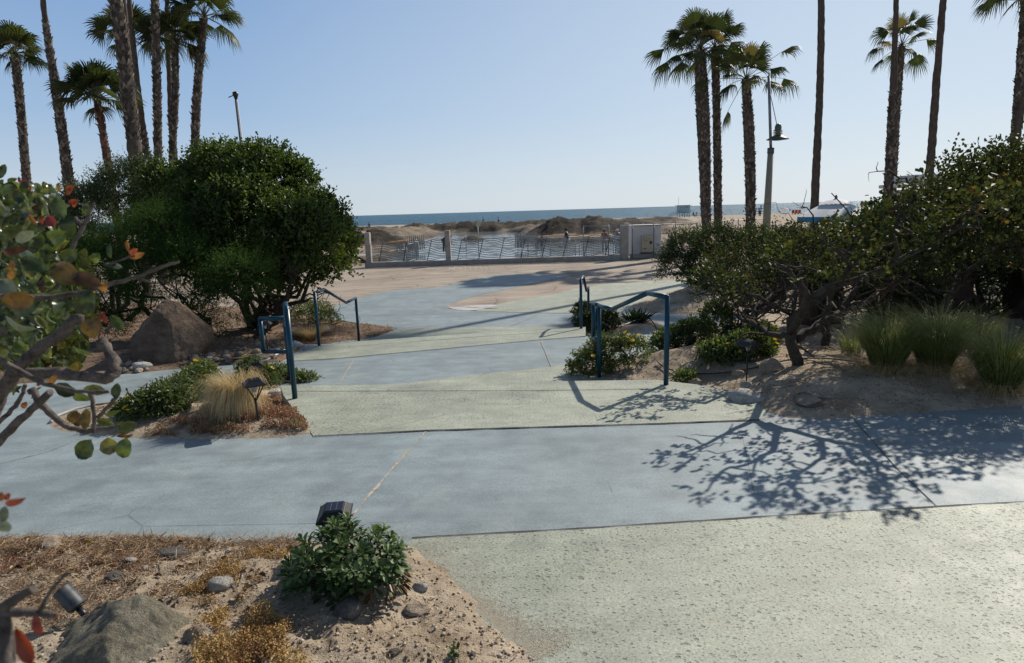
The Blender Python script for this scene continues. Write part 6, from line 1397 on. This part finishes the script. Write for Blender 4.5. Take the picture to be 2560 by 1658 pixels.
G = [(LZ, *q) for q in [(300, 240, .95, 58, 38, 110, .3), (345, 330, .95, 56, 42, 100, .2), (290, 395, .9, 52, 46, 20, .4), (360, 490, 1.05, 46, 34, 40, .3), (440, 730, .95, 66, 58, 75, .2), (120, 760, .9, 80, 50, 20, .4), (170, 540, .9, 66, 46, 150, .5), (600, 835, 1.05, 50, 30, 130, .4),
     (560, 465, 1.05, 38, 15, 95, .2), (490, 505, 1.05, 30, 26, 60, .3), (575, 545, 1.05, 42, 18, 165, .5), (440, 1485, 1.1, 58, 52, 60, .1), (560, 1470, 1.1, 46, 54, 95, .2), (640, 1480, 1.1, 54, 50, 80, .1), (640, 1375, 1.1, 62, 40, 15, .3), (560, 1305, 1.1, 50, 24, 5, .8), (400, 1210, 1.05, 60, 34, -30, .3),
     (330, 1180, 1.05, 56, 44, 150, .3), (480, 1180, 1.05, 60, 30, 170, .3), (600, 1185, 1.05, 40, 30, 80, .2), (540, 1350, 1.12, 48, 28, 160, .5), (20, 985, 1.0, 44, 30, 60, .3), (100, 960, 1.1, 44, 26, 130, .5), (420, 985, 1.05, 60, 26, -20, .7), (60, 370, 1., 60, 34, 30, .6), (200, 420, 1.15, 44, 30, 70, .5), (30, 230, 1.1, 60, 30, 20, .6),
     (140, 180, 1.2, 34, 26, 100, .4), (95, 220, 1.2, 36, 26, 60, .5), (10, 60, 1.2, 40, 26, 60, .4), (60, 105, 1.2, 26, 14, 20, .3), (440, 250, 1.25, 30, 20, 80, .4), (240, 480, 1.1, 44, 36, 140, .5), (260, 560, 1.2, 40, 30, 20, .6), (60, 640, 1.1, 46, 34, 60, .6), (340, 880, 1.1, 40, 24, 70, .6), (420, 860, 1.15, 40, 26, 100, .6), (100, 880, 1.1, 50, 34, 10, .5), (210, 830, 1.1, 44, 26, 130, .6)]]
for _ in range(640):
    x = random.gauss(90, 140); y = random.uniform(120, 1000) ; 
    if x > 430 - abs(y - 600) * .35: continue
    G.append((LZ, x, y, random.uniform(1.05, 1.6), random.uniform(26, 44), random.uniform(18, 30), random.uniform(0, 360), random.uniform(-1.35, 1.35)))
for _ in range(40): G.append((LZ, random.gauss(60, 70), random.uniform(900, 1200), random.uniform(1.2, 1.7), random.uniform(24, 40), random.uniform(12, 24), random.uniform(0, 360), random.uniform(-1, 1)))
rleaf(G, L_FG, 'green_leaves')
DK = []
for _ in range(1500):
    x = random.uniform(-80, 500); y = random.uniform(180, 1080)
    if x > (500 if y > 480 else 300) - abs(y - 720) * .25: continue
    DK.append((LZ, x, y, random.uniform(1.7, 2.5), random.uniform(24, 40), random.uniform(16, 28), random.uniform(0, 360), random.uniform(-1.1, 1.1)))
rleaf(DK, L_BERRY, 'inner_leaves')
GG = [(LZ, *q) for q in [(150, 515, .95, 60, 36, 120, .5), (40, 655, .9, 56, 42, 130, .5), (80, 850, .85, 84, 36, -25, .6), (130, 390, 1., 50, 34, 30, .7), (590, 545, 1.05, 40, 16, 165, .5)]]
for _ in range(90):
    x = random.gauss(90, 110); y = random.uniform(200, 1000)
    if x > 380: continue
    GG.append((LZ, x, y, random.uniform(1.05, 1.5), random.uniform(26, 44), random.uniform(14, 26), random.uniform(0, 360), random.uniform(-1, 1)))
GG += [(LC, -10, 780, .42, 60, 40, 80, .3), (LC, 20, 930, .42, 110, 40, 100, .3), (LC, 20, 250, .5, 34, 46, 60, .3), (LC, 20, 185, .5, 44, 36, 80, .2)]
rleaf(GG, L_GREY, 'grey_leaves')
RD = [(LZ, *q) for q in [(260, 315, .95, 32, 28, 120, .3), (210, 305, .95, 24, 12, 100, .3), (165, 305, .95, 34, 12, 125, .3), (655, 440, 1.05, 26, 10, 95, .2), (685, 470, 1.05, 26, 14, 30, .4), (705, 492, 1.05, 38, 18, 20, .3), (530, 650, .95, 28, 22, 70, .4), (60, 545, .9, 30, 16, 70, .4), (60, 590, .9, 30, 20, 50, .3), (125, 1260, 1.1, 20, 18, 60, .3),
      (270, 1130, .9, 28, 22, 60, .3), (100, 105, 1.2, 22, 10, 110, .3), (120, 115, 1.2, 24, 10, 80, .3), (150, 130, 1.2, 22, 12, 60, .3), (170, 130, 1.2, 20, 10, 20, .3), (360, 145, 1.2, 24, 14, 20, .3), (375, 215, 1.2, 24, 16, 20, .3), (300, 140, 1.2, 24, 10, 100, .3), (385, 225, 1.2, 22, 10, 60, .4), (525, 800, 1.1, 22, 16, 70, .5), (540, 820, 1.1, 20, 14, 110, .5), (200, 1150, 1., 18, 12, 40, .3), (355, 160, 1.2, 24, 12, 60, .4)]]
RD += [(LC, 200, 790, .42, 56, 34, 110, .3), (LC, 130, 900, .42, 110, 46, 115, .4), (LC, 40, 90, .5, 22, 18, 60, .3), (LC, 8, 90, .5, 24, 22, 90, .3), (LC, 75, 120, .5, 56, 28, 15, .3), (LC, 300, 730, .42, 26, 20, 20, .3)]
rleaf(RD, L_RED, 'red_leaves')
RU = [(LZ, *q) for q in [(330, 580, .8, 80, 62, 140, .3), (430, 610, .8, 80, 40, 160, .3), (470, 860, .95, 58, 56, 60, .3), (100, 720, .85, 84, 58, 10, .4), (375, 1320, 1.1, 36, 32, 60, .3), (440, 1330, 1.1, 56, 30, 85, .3), (60, 470, .9, 70, 30, 10, .5), (210, 640, .9, 40, 20, 100, .4), (400, 1330, 1.12, 40, 30, 100, .3), (640, 1415, 1.12, 40, 20, 0, .6), (210, 640, .9, 30, 16, 60, .3), (180, 240, 1.3, 30, 20, 50, .5), (515, 790, 1.1, 22, 12, 120, .5)]]
rleaf(RU, L_RUST, 'rust_leaves')
